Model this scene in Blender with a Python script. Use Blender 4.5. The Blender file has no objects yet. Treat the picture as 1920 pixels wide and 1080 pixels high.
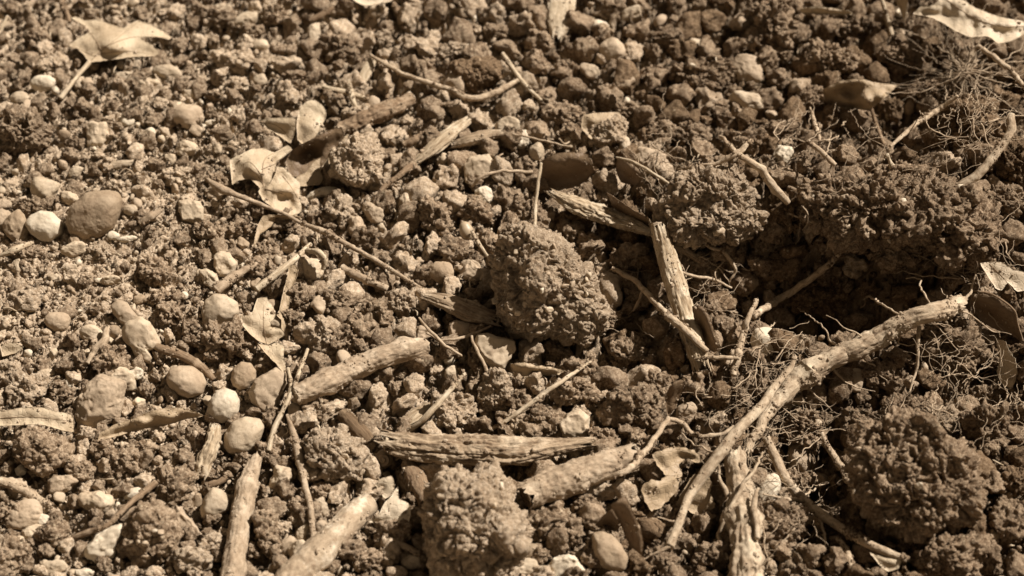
import bpy, bmesh, math, random
import numpy as np
from mathutils import Vector, Matrix
from mathutils.geometry import delaunay_2d_cdt

# ------------------------------------------------------------------ camera, sky, sun, exposure
SC = bpy.context.scene
PITCH = math.radians(48.0)
DIST = 1.12
LENS = 70.0
FPX = LENS / 36.0 * 1920.0
MM = 0.001
PX = 0.0003                     # one photograph pixel on the ground, in metres (middle of the frame)
CAM = np.array([0.0, -DIST * math.cos(PITCH), DIST * math.sin(PITCH)])
RIGHT = np.array([1.0, 0, 0])
UP = np.array([0, math.sin(PITCH), math.cos(PITCH)])
FWD = np.array([0, math.cos(PITCH), -math.sin(PITCH)])
RCAM = np.stack([RIGHT, UP, -FWD], 1)

cd = bpy.data.cameras.new("camera")
cam = bpy.data.objects.new("camera", cd)
SC.collection.objects.link(cam)
cam.location = CAM
cam.rotation_euler = (math.pi / 2 - PITCH, 0, 0)
cd.lens = LENS
cd.sensor_width = 36.0
cd.clip_start = 0.01
cd.clip_end = 200.0
cd.dof.use_dof = True
cd.dof.focus_distance = 1.085
cd.dof.aperture_fstop = 7.5
SC.camera = cam

SUN = np.array([0.66, 0.30, 0.87]); SUN /= np.linalg.norm(SUN)
sun_el = math.asin(SUN[2]); sun_az = math.atan2(SUN[0], SUN[1])
world = bpy.data.worlds.new("World"); SC.world = world
world.use_nodes = True
wn, wl = world.node_tree.nodes, world.node_tree.links
wn.clear()
sky = wn.new("ShaderNodeTexSky"); sky.sky_type = 'NISHITA'; sky.sun_disc = False
sky.sun_elevation = sun_el; sky.sun_rotation = sun_az
bw = wn.new("ShaderNodeRGBToBW")
tone = wn.new("ShaderNodeMix"); tone.data_type = 'RGBA'; tone.blend_type = 'MULTIPLY'
tone.inputs[0].default_value = 1.0
tone.inputs[7].default_value = (1.0, 0.80, 0.60, 1)      # the photograph is toned sepia, skylight too
bg = wn.new("ShaderNodeBackground"); bg.inputs[1].default_value = 0.05
wo = wn.new("ShaderNodeOutputWorld")
wl.new(sky.outputs[0], bw.inputs[0]); wl.new(bw.outputs[0], tone.inputs[6])
wl.new(tone.outputs[2], bg.inputs[0]); wl.new(bg.outputs[0], wo.inputs[0])

sd = bpy.data.lights.new("sun", 'SUN')
sd.energy = 5.0; sd.angle = math.radians(0.5); sd.color = (1.0, 0.945, 0.90)
so = bpy.data.objects.new("sun", sd); SC.collection.objects.link(so)
so.rotation_euler = Vector(SUN).to_track_quat('Z', 'Y').to_euler()
so.location = SUN * 3

vs = SC.view_settings
vs.view_transform = 'Standard'; vs.look = 'None'; vs.exposure = 0.45; vs.gamma = 1.0
vs.use_curve_mapping = False
SC.cycles.max_bounces = 5; SC.cycles.diffuse_bounces = 1
SC.cycles.use_denoising = True

rng = np.random.default_rng(11)

# ------------------------------------------------------------------ noise
def _hash(ix, iy, iz, seed):
    h = (ix.astype(np.uint32) * np.uint32(374761393)) ^ (iy.astype(np.uint32) * np.uint32(668265263)) ^ \
        (iz.astype(np.uint32) * np.uint32(2147483647)) ^ np.uint32((seed * 974711 + 1013) & 0xffffffff)
    h ^= h >> np.uint32(13); h *= np.uint32(1274126177); h ^= h >> np.uint32(16)
    h *= np.uint32(2246822519); h ^= h >> np.uint32(15)
    return h
_G = np.array([[1,1,0],[-1,1,0],[1,-1,0],[-1,-1,0],[1,0,1],[-1,0,1],[1,0,-1],[-1,0,-1],
               [0,1,1],[0,-1,1],[0,1,-1],[0,-1,-1],[1,1,0],[0,-1,1],[-1,1,0],[0,-1,-1]], np.float32)
def perlin(P, seed=0):
    P = np.asarray(P, np.float32)
    I = np.floor(P).astype(np.int64); F = P - I
    U = F * F * F * (F * (F * 6 - 15) + 10)
    out = 0
    for dx in (0, 1):
        wx = U[:, 0] if dx else 1 - U[:, 0]
        for dy in (0, 1):
            wy = U[:, 1] if dy else 1 - U[:, 1]
            for dz in (0, 1):
                wz = U[:, 2] if dz else 1 - U[:, 2]
                g = _G[_hash(I[:, 0] + dx, I[:, 1] + dy, I[:, 2] + dz, seed) & np.uint32(15)]
                out = out + wx * wy * wz * (g[:, 0] * (F[:, 0] - dx) + g[:, 1] * (F[:, 1] - dy) + g[:, 2] * (F[:, 2] - dz))
    return out
def fbm(P, seed=0, octv=3, gain=0.5):
    a, s, f = 1.0, 0, 1.0
    for o in range(octv):
        s = s + a * perlin(np.asarray(P) * f, seed + o * 7); a *= gain; f *= 2.03
    return s
def lumps(P, seed=0, flat=False, r0=0.35, r1=0.8):
    """height of a packing of round grains: sqrt(r^2-d^2) of the nearest-topping grain, plus F1/F2 gap"""
    P = np.asarray(P, np.float32)
    I = np.floor(P).astype(np.int64)
    best = np.full(len(P), 0.0, np.float32)
    for dx in (-1, 0, 1):
        for dy in (-1, 0, 1):
            for dz in ((0,) if flat else (-1, 0, 1)):
                ix, iy, iz = I[:, 0] + dx, I[:, 1] + dy, I[:, 2] + dz
                h = _hash(ix, iy, iz, seed)
                jx = (h & np.uint32(1023)).astype(np.float32) / 1023
                jy = ((h >> np.uint32(10)) & np.uint32(1023)).astype(np.float32) / 1023
                jz = ((h >> np.uint32(20)) & np.uint32(1023)).astype(np.float32) / 1023
                r = r0 + (r1 - r0) * ((h >> np.uint32(5)) & np.uint32(255)).astype(np.float32) / 255
                d2 = (ix + jx - P[:, 0]) ** 2 + (iy + jy - P[:, 1]) ** 2
                if not flat: d2 += (iz + jz - P[:, 2]) ** 2
                v = r * r - d2
                np.maximum(best, v, out=best)
    return np.sqrt(np.maximum(best, 0))

def facets(P, seed=0, flat=False, groove=0.16):
    """broken, tilted little faces: every cell its own level and slope, a groove along the joints; about -0.5..0.5"""
    P = np.asarray(P, np.float32)
    I = np.floor(P).astype(np.int64)
    f1 = np.full(len(P), 9.0, np.float32); f2 = f1.copy(); hv = np.zeros(len(P), np.float32)
    for dx in (-1, 0, 1):
        for dy in (-1, 0, 1):
            for dz in ((0,) if flat else (-1, 0, 1)):
                ix, iy, iz = I[:, 0] + dx, I[:, 1] + dy, I[:, 2] + dz
                h = _hash(ix, iy, iz, seed)
                u = [((h >> np.uint32(k)) & np.uint32(255)).astype(np.float32) / 255 for k in (0, 8, 16, 24)]
                ax_ = P[:, 0] - ix - u[0]; ay_ = P[:, 1] - iy - u[1]; az_ = 0 if flat else P[:, 2] - iz - u[2]
                d = np.sqrt(ax_ ** 2 + ay_ ** 2 + (0 if flat else az_ ** 2))
                v = (u[3] - 0.5) * 0.9 + ax_ * (u[2] - 0.5) * 1.6 + ay_ * (u[0] + u[3] - 1) * 1.4 + (0 if flat else az_ * (u[1] - u[3]) * 1.4) - d * 0.35
                near = d < f1
                f2 = np.where(near, f1, np.minimum(f2, d)); hv = np.where(near, v, hv); f1 = np.where(near, d, f1)
    return hv - np.clip(groove - (f2 - f1), 0, 1) * 2.2

# ------------------------------------------------------------------ materials
MATS = {}
def N(nt, kind, **kw):
    n = nt.nodes.new("ShaderNode" + kind)
    for k, v in kw.items():
        if isinstance(k, str) and hasattr(n, k): setattr(n, k, v)
    return n
def new_mat(name):
    m = bpy.data.materials.new(name); m.use_nodes = True
    nt = m.node_tree; nt.nodes.clear()
    o = nt.nodes.new("ShaderNodeOutputMaterial"); b = nt.nodes.new("ShaderNodeBsdfPrincipled")
    nt.links.new(b.outputs[0], o.inputs[0])
    MATS[name] = m
    return m, nt, b
def mixc(nt, fac, a, b, mode='MIX'):
    n = nt.nodes.new("ShaderNodeMix"); n.data_type = 'RGBA'; n.blend_type = mode
    for s, v in ((0, fac), (6, a), (7, b)):
        if isinstance(v, (int, float)): n.inputs[s].default_value = v
        elif isinstance(v, tuple): n.inputs[s].default_value = (*v, 1)
        else: nt.links.new(v, n.inputs[s])
    return n.outputs[2]
def noise_tex(nt, vec, scale, detail=4, rough=0.6):
    n = nt.nodes.new("ShaderNodeTexNoise"); n.inputs['Scale'].default_value = scale
    n.inputs['Detail'].default_value = detail; n.inputs['Roughness'].default_value = rough
    nt.links.new(vec, n.inputs['Vector']); return n.outputs[0]
def ramp(nt, fac, a, b):
    n = nt.nodes.new("ShaderNodeMapRange"); n.inputs[1].default_value = a; n.inputs[2].default_value = b
    nt.links.new(fac, n.inputs[0]); return n.outputs[0]
def vor(nt, vec, scale, out='Distance', feature='F1'):
    n = nt.nodes.new("ShaderNodeTexVoronoi"); n.feature = feature; n.inputs['Scale'].default_value = scale
    nt.links.new(vec, n.inputs['Vector']); return n.outputs[out]
def bumps(nt, b, items):
    prev = None
    for h, dist, st in items:
        n = nt.nodes.new("ShaderNodeBump"); n.inputs['Distance'].default_value = dist; n.inputs['Strength'].default_value = st
        nt.links.new(h, n.inputs['Height'])
        if prev is not None: nt.links.new(prev, n.inputs['Normal'])
        prev = n.outputs[0]
    nt.links.new(prev, b.inputs['Normal'])
def add_var(nt, col, amount):
    oi = nt.nodes.new("ShaderNodeObjectInfo")
    mr = nt.nodes.new("ShaderNodeMapRange"); mr.inputs[3].default_value = 1 - amount; mr.inputs[4].default_value = 1 + amount
    nt.links.new(oi.outputs['Random'], mr.inputs[0])
    cb = nt.nodes.new("ShaderNodeCombineColor")
    for i in range(3): nt.links.new(mr.outputs[0], cb.inputs[i])
    return mixc(nt, 1.0, col, cb.outputs[0], 'MULTIPLY')

def soil_material(name, base, dark, light, fleck=0.5, patchy=None):
    m, nt, b = new_mat(name)
    g = nt.nodes.new("ShaderNodeNewGeometry").outputs['Position']
    n1 = ramp(nt, noise_tex(nt, g, 90, 6, 0.75), 0.38, 0.62)
    c = mixc(nt, n1, dark, base)
    n2 = ramp(nt, noise_tex(nt, g, 520, 4, 0.75), 0.47, 0.64)
    c = mixc(nt, n2, c, light)
    # single pale mineral grains
    v = nt.nodes.new("ShaderNodeTexVoronoi"); v.inputs['Scale'].default_value = 560
    nt.links.new(g, v.inputs['Vector'])
    sep = nt.nodes.new("ShaderNodeSeparateColor"); nt.links.new(v.outputs['Color'], sep.inputs[0])
    gate = ramp(nt, sep.outputs[0], 0.93, 0.97)
    near = ramp(nt, v.outputs['Distance'], 0.42, 0.25)
    mul = nt.nodes.new("ShaderNodeMath"); mul.operation = 'MULTIPLY'; nt.links.new(gate, mul.inputs[0]); nt.links.new(near, mul.inputs[1])
    mul2 = nt.nodes.new("ShaderNodeMath"); mul2.operation = 'MULTIPLY'; nt.links.new(mul.outputs[0], mul2.inputs[0]); mul2.inputs[1].default_value = fleck
    c = mixc(nt, mul2.outputs[0], c, (0.62, 0.50, 0.33))
    if patchy:
        # dry dusty soil paler at left; gap shade painted into the colour at right
        sx = nt.nodes.new("ShaderNodeSeparateXYZ"); nt.links.new(g, sx.inputs[0])
        nn = nt.nodes.new("ShaderNodeMath"); nn.operation = 'MULTIPLY_ADD'
        nt.links.new(noise_tex(nt, g, 9, 3, 0.5), nn.inputs[0]); nn.inputs[1].default_value = -0.30; nt.links.new(sx.outputs[0], nn.inputs[2])
        f = ramp(nt, nn.outputs[0], -0.27, 0.06)
        c = mixc(nt, f, c, mixc(nt, 1.0, c, patchy, 'MULTIPLY'))
    c = add_var(nt, c, 0.13)
    nt.links.new(c, b.inputs['Base Color'])
    b.inputs['Roughness'].default_value = 1.0; b.inputs['Specular IOR Level'].default_value = 0.05
    bumps(nt, b, [(noise_tex(nt, g, 480, 6, 0.8), 0.0013, 0.9), (vor(nt, g, 1100), 0.0004, 0.7)])
    return m
soil_material('dry_soil', (0.54, 0.41, 0.275), (0.33, 0.235, 0.147), (0.66, 0.525, 0.37), 0.7, patchy=(0.46, 0.43, 0.40))
soil_material('clod_soil', (0.37, 0.268, 0.172), (0.155, 0.100, 0.057), (0.52, 0.395, 0.265), 0.7, patchy=(0.78, 0.76, 0.74))
soil_material('pale_clod_soil', (0.52, 0.395, 0.265), (0.31, 0.22, 0.137), (0.64, 0.51, 0.36), 0.5, patchy=(0.82, 0.80, 0.78))
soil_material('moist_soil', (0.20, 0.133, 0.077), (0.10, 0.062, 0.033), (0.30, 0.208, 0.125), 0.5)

def stone_material(name, base, dark, light, dirt, dirt_amt):
    m, nt, b = new_mat(name)
    tc = nt.nodes.new("ShaderNodeTexCoord").outputs['Object']
    g = nt.nodes.new("ShaderNodeNewGeometry").outputs['Position']
    n1 = ramp(nt, noise_tex(nt, g, 110, 4, 0.6), 0.38, 0.66)
    c = mixc(nt, n1, base, light)
    n2 = ramp(nt, noise_tex(nt, g, 300, 6, 0.8), 0.54, 0.76)
    c = mixc(nt, n2, c, dark)
    n3 = ramp(nt, noise_tex(nt, g, 75, 6, 0.72), 0.66 - dirt_amt * 0.25, 0.74)
    c = mixc(nt, n3, c, dirt)
    c = add_var(nt, c, 0.10)
    nt.links.new(c, b.inputs['Base Color'])
    b.inputs['Roughness'].default_value = 0.72; b.inputs['Specular IOR Level'].default_value = 0.25
    bumps(nt, b, [(noise_tex(nt, g, 200, 5, 0.65), 0.0006, 0.4), (noise_tex(nt, g, 1300, 3, 0.7), 0.0003, 0.6)])
    return m
DIRT = (0.36, 0.26, 0.165)
stone_material('white_stone', (0.60, 0.49, 0.345), (0.38, 0.29, 0.185), (0.70, 0.59, 0.43), DIRT, 0.35)
stone_material('cream_stone', (0.47, 0.36, 0.235), (0.29, 0.21, 0.13), (0.58, 0.46, 0.315), DIRT, 0.55)
stone_material('tan_stone', (0.40, 0.295, 0.19), (0.23, 0.16, 0.096), (0.49, 0.375, 0.25), DIRT, 0.5)
stone_material('brown_stone', (0.32, 0.228, 0.14), (0.17, 0.112, 0.064), (0.41, 0.305, 0.195), (0.24, 0.167, 0.10), 0.3)

def wood_material(name, base, dark, light, streak=(1, 1, 0.12), scale=500, rough=0.85):
    m, nt, b = new_mat(name)
    at = nt.nodes.new("ShaderNodeAttribute"); at.attribute_name = 'grain'
    mp = nt.nodes.new("ShaderNodeVectorMath"); mp.operation = 'MULTIPLY'; mp.inputs[1].default_value = streak
    nt.links.new(at.outputs['Vector'], mp.inputs[0]); v = mp.outputs[0]
    n1 = noise_tex(nt, v, scale, 5, 0.7)
    c = mixc(nt, ramp(nt, n1, 0.36, 0.62), dark, base)
    n2 = ramp(nt, noise_tex(nt, at.outputs['Vector'], 75, 5, 0.65), 0.50, 0.66)
    c = mixc(nt, n2, c, light)
    g = nt.nodes.new("ShaderNodeNewGeometry").outputs['Position']
    d = ramp(nt, noise_tex(nt, g, 130, 6, 0.75), 0.60, 0.70)
    c = mixc(nt, d, c, (0.24, 0.165, 0.098))
    e = ramp(nt, noise_tex(nt, v, scale * 0.9, 6, 0.8), 0.57, 0.68)
    c = mixc(nt, e, c, tuple(k * 0.6 for k in dark))
    nt.links.new(c, b.inputs['Base Color'])
    b.inputs['Roughness'].default_value = rough; b.inputs['Specular IOR Level'].default_value = 0.15
    bumps(nt, b, [(n1, 0.0009, 0.75), (noise_tex(nt, at.outputs['Vector'], 900, 4, 0.7), 0.0005, 0.6)])
    return m
wood_material('stick_bark', (0.45, 0.34, 0.225), (0.27, 0.19, 0.118), (0.60, 0.475, 0.33), streak=(1, 1, 0.4), scale=380)
wood_material('pale_wood', (0.56, 0.44, 0.29), (0.25, 0.17, 0.095), (0.70, 0.58, 0.41), scale=650)
wood_material('split_wood', (0.43, 0.32, 0.205), (0.15, 0.096, 0.054), (0.60, 0.475, 0.325), scale=420)
wood_material('dark_wood', (0.20, 0.132, 0.075), (0.09, 0.055, 0.028), (0.30, 0.21, 0.125))
wood_material('root_bark', (0.50, 0.385, 0.255), (0.24, 0.165, 0.10), (0.64, 0.52, 0.36), streak=(1, 1, 0.5), scale=360)
wood_material('fine_root', (0.54, 0.415, 0.275), (0.30, 0.21, 0.13), (0.66, 0.53, 0.37), streak=(1, 1, 0.4), scale=600)
wood_material('straw', (0.62, 0.50, 0.34), (0.36, 0.26, 0.155), (0.72, 0.60, 0.43), scale=900, rough=0.6)
wood_material('twig_brown', (0.31, 0.215, 0.13), (0.16, 0.10, 0.055), (0.42, 0.31, 0.20), scale=800)

wood_material('peeling_bark', (0.46, 0.35, 0.23), (0.30, 0.215, 0.135), (0.72, 0.60, 0.435), streak=(1, 1, 0.6), scale=260)

def leaf_material(name, base, dark, light, trans=0.12):
    m, nt, b = new_mat(name)
    g = nt.nodes.new("ShaderNodeNewGeometry").outputs['Position']
    c = mixc(nt, ramp(nt, noise_tex(nt, g, 50, 5, 0.6), 0.38, 0.66), base, light)
    c = mixc(nt, ramp(nt, noise_tex(nt, g, 260, 5, 0.7), 0.57, 0.72), c, dark)
    c = mixc(nt, ramp(nt, noise_tex(nt, g, 120, 6, 0.8), 0.69, 0.76), c, (0.20, 0.135, 0.08))
    nt.links.new(c, b.inputs['Base Color'])
    b.inputs['Roughness'].default_value = 0.55; b.inputs['Specular IOR Level'].default_value = 0.3
    net = ramp(nt, vor(nt, g, 330, 'Distance', 'DISTANCE_TO_EDGE'), 0.0, 0.09)
    bumps(nt, b, [(noise_tex(nt, g, 160, 5, 0.65), 0.0014, 0.5), (net, 0.0002, 0.6)])
    return m
leaf_material('tan_leaf', (0.48, 0.36, 0.225), (0.33, 0.235, 0.14), (0.60, 0.48, 0.32))
leaf_material('pale_leaf', (0.53, 0.415, 0.275), (0.37, 0.275, 0.17), (0.63, 0.51, 0.355))
leaf_material('brown_leaf', (0.37, 0.265, 0.155), (0.22, 0.15, 0.085), (0.47, 0.35, 0.215))
leaf_material('shaded_leaf', (0.17, 0.108, 0.058), (0.10, 0.06, 0.03), (0.24, 0.165, 0.095))  # dark colour holds the shade of leaves turned from the sun

# ------------------------------------------------------------------ mesh helpers
def mesh_of(name, V, F, mat, smooth=True, grain=None):
    """F: (n,3) or (n,4) int array, or a list of such arrays"""
    V = np.ascontiguousarray(V, np.float32)
    Fs = F if isinstance(F, list) else [F]
    me = bpy.data.meshes.new(name)
    me.vertices.add(len(V)); me.vertices.foreach_set("co", V.ravel())
    loops = np.concatenate([f.ravel() for f in Fs]).astype(np.int32)
    tot = np.concatenate([np.full(len(f), f.shape[1], np.int32) for f in Fs])
    st = np.concatenate([[0], np.cumsum(tot)[:-1]]).astype(np.int32)
    me.loops.add(len(loops)); me.loops.foreach_set("vertex_index", loops)
    me.polygons.add(len(tot)); me.polygons.foreach_set("loop_start", st)
    if smooth: me.polygons.foreach_set("use_smooth", np.ones(len(tot), bool))
    if grain is not None:
        a = me.attributes.new('grain', 'FLOAT_VECTOR', 'POINT')
        a.data.foreach_set('vector', np.ascontiguousarray(grain, np.float32).ravel())
    me.update(calc_edges=True)
    if mat: me.materials.append(MATS[mat])
    return me
def link(name, me, parent=None, loc=(0, 0, 0)):
    o = bpy.data.objects.new(name, me); SC.collection.objects.link(o)
    o.location = [float(v) for v in loc]
    if parent is not None: o.parent = parent
    return o
def world_mesh(name, V, F, mat, parent=None, org=None, **kw):
    """V in world coordinates; a child is linked relative to its parent's place"""
    org = np.asarray(org if org is not None else V.mean(0))
    me = mesh_of(name, V - org, F, mat, **kw)
    rel = org - np.array(parent.location) if parent is not None else org
    return link(name, me, parent, rel)
def empty(name, loc):
    o = bpy.data.objects.new(name, None); SC.collection.objects.link(o)
    o.location = [float(v) for v in loc]; o.empty_display_size = 0.005
    return o
_ico = {}
def ico(level):
    if level not in _ico:
        bm = bmesh.new(); bmesh.ops.create_icosphere(bm, subdivisions=level, radius=1.0)
        V = np.array([v.co[:] for v in bm.verts]); F = np.array([[v.index for v in f.verts] for f in bm.faces], np.int32)
        bm.free(); V /= np.linalg.norm(V, axis=1)[:, None]
        _ico[level] = (V, F)
    return _ico[level]

# ------------------------------------------------------------------ labels
LAND = []        # landmarks: (x, y, phrase)
USED = {}
def lab(o, label, cat, group=None):
    o['label'] = label; o['category'] = cat
    if group: o['group'] = group
    USED.setdefault(label, []).append(o)
def rel_word(dx, dy):
    if abs(dx) > abs(dy) * 1.2: return 'just right of' if dx > 0 else 'just left of'
    return 'just below' if dy > 0 else 'just above'
def auto_label(o, look, cat, x, y, group=None):
    ds = sorted(LAND, key=lambda l: (l[0] - x) ** 2 + (l[1] - y) ** 2)
    ds = [l for l in ds if (l[0] - x) ** 2 + (l[1] - y) ** 2 > 100][:5]
    far = {'just left of': 'left of', 'just right of': 'right of', 'just above': 'above', 'just below': 'below'}
    cand = []
    for l in ds:
        d = math.hypot(l[0] - x, l[1] - y); r = rel_word(x - l[0], y - l[1])
        cand.append(f"{look} {r if d < 150 else far[r]} the {l[2]}")
    for i, l in enumerate(ds[:4]):
        for k in ds[i + 1:]:
            if len(l[2].split()) + len(k[2].split()) < 9: cand.append(f"{look} between the {l[2]} and the {k[2]}")
    for c in cand:
        if c not in USED and len(c.split()) <= 16: break
    else:
        c = cand[0]
    lab(o, c, cat, group)
# ------------------------------------------------------------------ the lie of the land
def plane_at(px, py, z=0.0):
    d = FWD[None] * FPX + RIGHT[None] * (np.atleast_1d(px).astype(float) - 960)[:, None] + UP[None] * (540 - np.atleast_1d(py).astype(float))[:, None]
    t = (z - CAM[2]) / d[:, 2]
    return CAM + d * t[:, None]
# swells and hollows: x, y, half width, half depth (photograph pixels, on the ground plane), height in mm
SWELLS = [
    (1650, 410, 330, 100, 38), (1330, 400, 130, 90, 14), (1850, 330, 160, 120, 16),
    (1500, 520, 170, 65, -50), (1660, 560, 120, 50, -26), (1555, 850, 90, 100, -42), (1860, 680, 80, 80, -34), (1640, 720, 110, 60, -14),
    (1740, 920, 150, 120, 8), (1120, 650, 90, 50, -22), (1180, 560, 60, 60, -20), (1140, 440, 80, 35, -14),
    (1330, 950, 80, 70, -12), (600, 330, 70, 60, -10), (560, 420, 140, 50, -6), (1480, 200, 90, 50, -8), (1690, 240, 90, 50, -16),
    (900, 150, 80, 40, 5), (980, 520, 140, 100, 4), (300, 480, 260, 120, 4), (120, 650, 200, 140, 3), (1420, 40, 60, 60, 12),
    (840, 700, 70, 60, -6), (700, 930, 70, 60, -10), (1300, 780, 60, 60, -8), (1440, 640, 80, 50, -4), (1600, 30, 60, 20, 8),
]
_sw = [(plane_at(x, y)[0][:2], a * PX, b * PX / math.sin(PITCH), h * MM) for x, y, a, b, h in SWELLS]
def h_macro(x, y):
    z = np.zeros_like(x)
    for (cx, cy), a, b, h in _sw:
        z += h * np.exp(-(((x - cx) / a) ** 2 + ((y - cy) / b) ** 2))
    P = np.stack([x, y, np.zeros_like(x)], 1)
    fade = np.clip(1.6 - np.hypot(x, y), 0.25, 1)
    return z + (fbm(P / 0.09, 3, 3) * 0.007) * fade
GX0, GX1, GY0, GY1, GS = -0.75, 0.75, -0.65, 0.85, 0.003
_gx = np.arange(GX0, GX1, GS); _gy = np.arange(GY0, GY1, GS)
_mx, _my = np.meshgrid(_gx, _gy)
HM = h_macro(_mx.ravel(), _my.ravel()).reshape(_mx.shape)
def bil(H, x, y):
    u = np.clip((x - GX0) / GS, 0, H.shape[1] - 1.001); v = np.clip((y - GY0) / GS, 0, H.shape[0] - 1.001)
    i = u.astype(int); j = v.astype(int); fu = u - i; fv = v - j
    return (H[j, i] * (1 - fu) + H[j, i + 1] * fu) * (1 - fv) + (H[j + 1, i] * (1 - fu) + H[j + 1, i + 1] * fu) * fv
def at(px, py, h=0.0):
    """the point h metres above the soil that the photograph shows at px, py"""
    px = np.atleast_1d(np.asarray(px, float)); py = np.atleast_1d(np.asarray(py, float)); h = np.broadcast_to(np.asarray(h, float), px.shape)
    d = FWD[None] * FPX + RIGHT[None] * (px - 960)[:, None] + UP[None] * (540 - py)[:, None]
    d /= np.linalg.norm(d, axis=1)[:, None]
    t = (0.16 - CAM[2]) / d[:, 2]; done = np.zeros(len(px), bool)
    for _ in range(300):
        P = CAM + d * t[:, None]
        gap = P[:, 2] - bil(HM, P[:, 0], P[:, 1]) - h
        done |= gap <= 0
        if done.all(): break
        t = np.where(done, t, t + np.maximum(0.0012, 0))
    lo, hi = t - 0.0012, t.copy()
    for _ in range(12):
        mid = (lo + hi) / 2; P = CAM + d * mid[:, None]
        g = P[:, 2] - bil(HM, P[:, 0], P[:, 1]) - h
        hi = np.where(g <= 0, mid, hi); lo = np.where(g <= 0, lo, mid)
    return CAM + d * hi[:, None]

# ------------------------------------------------------------------ ground: one sheet, fine near, coarse far
def axis(lo, hi, s, far):
    mid = np.arange(lo, hi, s); g = []; v = s; x = 0
    while x < far: v *= 1.12; x += v; g.append(x)
    g = np.array(g)
    return np.concatenate([lo - g[::-1], mid, hi + g])
ax = axis(-0.40, 0.40, 0.00075, 25.0); ay = axis(-0.26, 0.40, 0.0008, 25.0)
X, Y = np.meshgrid(ax, ay); xf, yf = X.ravel(), Y.ravel()
fine = (np.abs(xf) < 0.7) & (yf > -0.6) & (yf < 0.8)
Z = h_macro(xf, yf)
P = np.stack([xf, yf, np.zeros_like(xf)], 1)[fine]
W = P + np.stack([perlin(P / 0.012, 31), perlin(P / 0.012, 32), perlin(P / 0.012, 33)], 1) * 0.005
W += np.stack([perlin(P / 0.003, 34), perlin(P / 0.003, 35), perlin(P / 0.003, 36)], 1) * 0.0012
mask = np.clip(0.55 + 1.2 * perlin(P / 0.05, 40), 0.15, 1)
# the dusty ground on the one side is packed flatter than the dug soil on the other
packed = np.clip(1.25 * np.exp(-(((P[:, 0] + 0.24) / 0.13) ** 4 + ((P[:, 1] - 0.015) / 0.10) ** 4)), 0, 1)
mask *= (1 - 0.7 * packed)
dug = 1 / (1 + np.exp(-(P[:, 0] + 0.14 - 0.10 * perlin(P / 0.08, 55)) / 0.02))      # loose, open soil with deep gaps
Zf = facets(W / 0.020, 1, True) * 0.007 * mask + 0.003
Zf += facets(W / 0.012, 2, True) * 0.0052 * mask
Zf += facets(W / 0.0082, 5, True) * 0.0030 * mask + 0.001
Zf += facets(W / 0.0056, 3, True) * 0.0034 * (0.45 + 0.55 * mask)
Zf += facets(W / np.array([0.0036, 0.0026, 1]), 4, True) * 0.0020
Zf += lumps(W / 0.0019, 6, True) * 0.0007
Zf += fbm(P / 0.0013, 9, 2) * 0.0005
gap = perlin(W / 0.013, 71) + 0.5 * perlin(W / 0.006, 72)
Zf -= dug * np.clip(gap + 0.08, 0, 0.6) * 0.034
Zf -= 0.0035
Z[fine] += Zf
V = np.stack([xf, yf, Z], 1)
nx, ny = len(ax), len(ay)
idx = np.arange(nx * ny).reshape(ny, nx)
Fq = np.stack([idx[:-1, :-1], idx[:-1, 1:], idx[1:, 1:], idx[1:, :-1]], -1).reshape(-1, 4)
ground = link('ground', mesh_of('ground', V, Fq, 'dry_soil'))
ground['kind'] = 'structure'
# the detailed height for resting loose crumbs
_Xg, _Yg = ax, ay
ZG = Z.reshape(ny, nx)
def ground_z(x, y):
    i = np.clip(np.searchsorted(_Xg, x) - 1, 0, nx - 2); j = np.clip(np.searchsorted(_Yg, y) - 1, 0, ny - 2)
    return ZG[j, i]
# ------------------------------------------------------------------ clods and stones placed by hand
OCC = np.zeros((270 + 40, 480 + 80), bool)      # which parts of the ground are taken (quarter-size pixels, margin 20/40)
def occupy(x, y, a, b=None, k=0.85):
    b = b or a; yy, xx = np.ogrid[0:OCC.shape[0], 0:OCC.shape[1]]
    OCC[(((xx - 40) * 4 - x) / (a * k + 1)) ** 2 + (((yy - 20) * 4 - y) / (b * k + 1)) ** 2 < 1] = True
def occupied(x, y):
    j = int(y / 4) + 20; i = int(x / 4) + 40
    return 0 <= j < OCC.shape[0] and 0 <= i < OCC.shape[1] and OCC[j, i]

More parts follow.
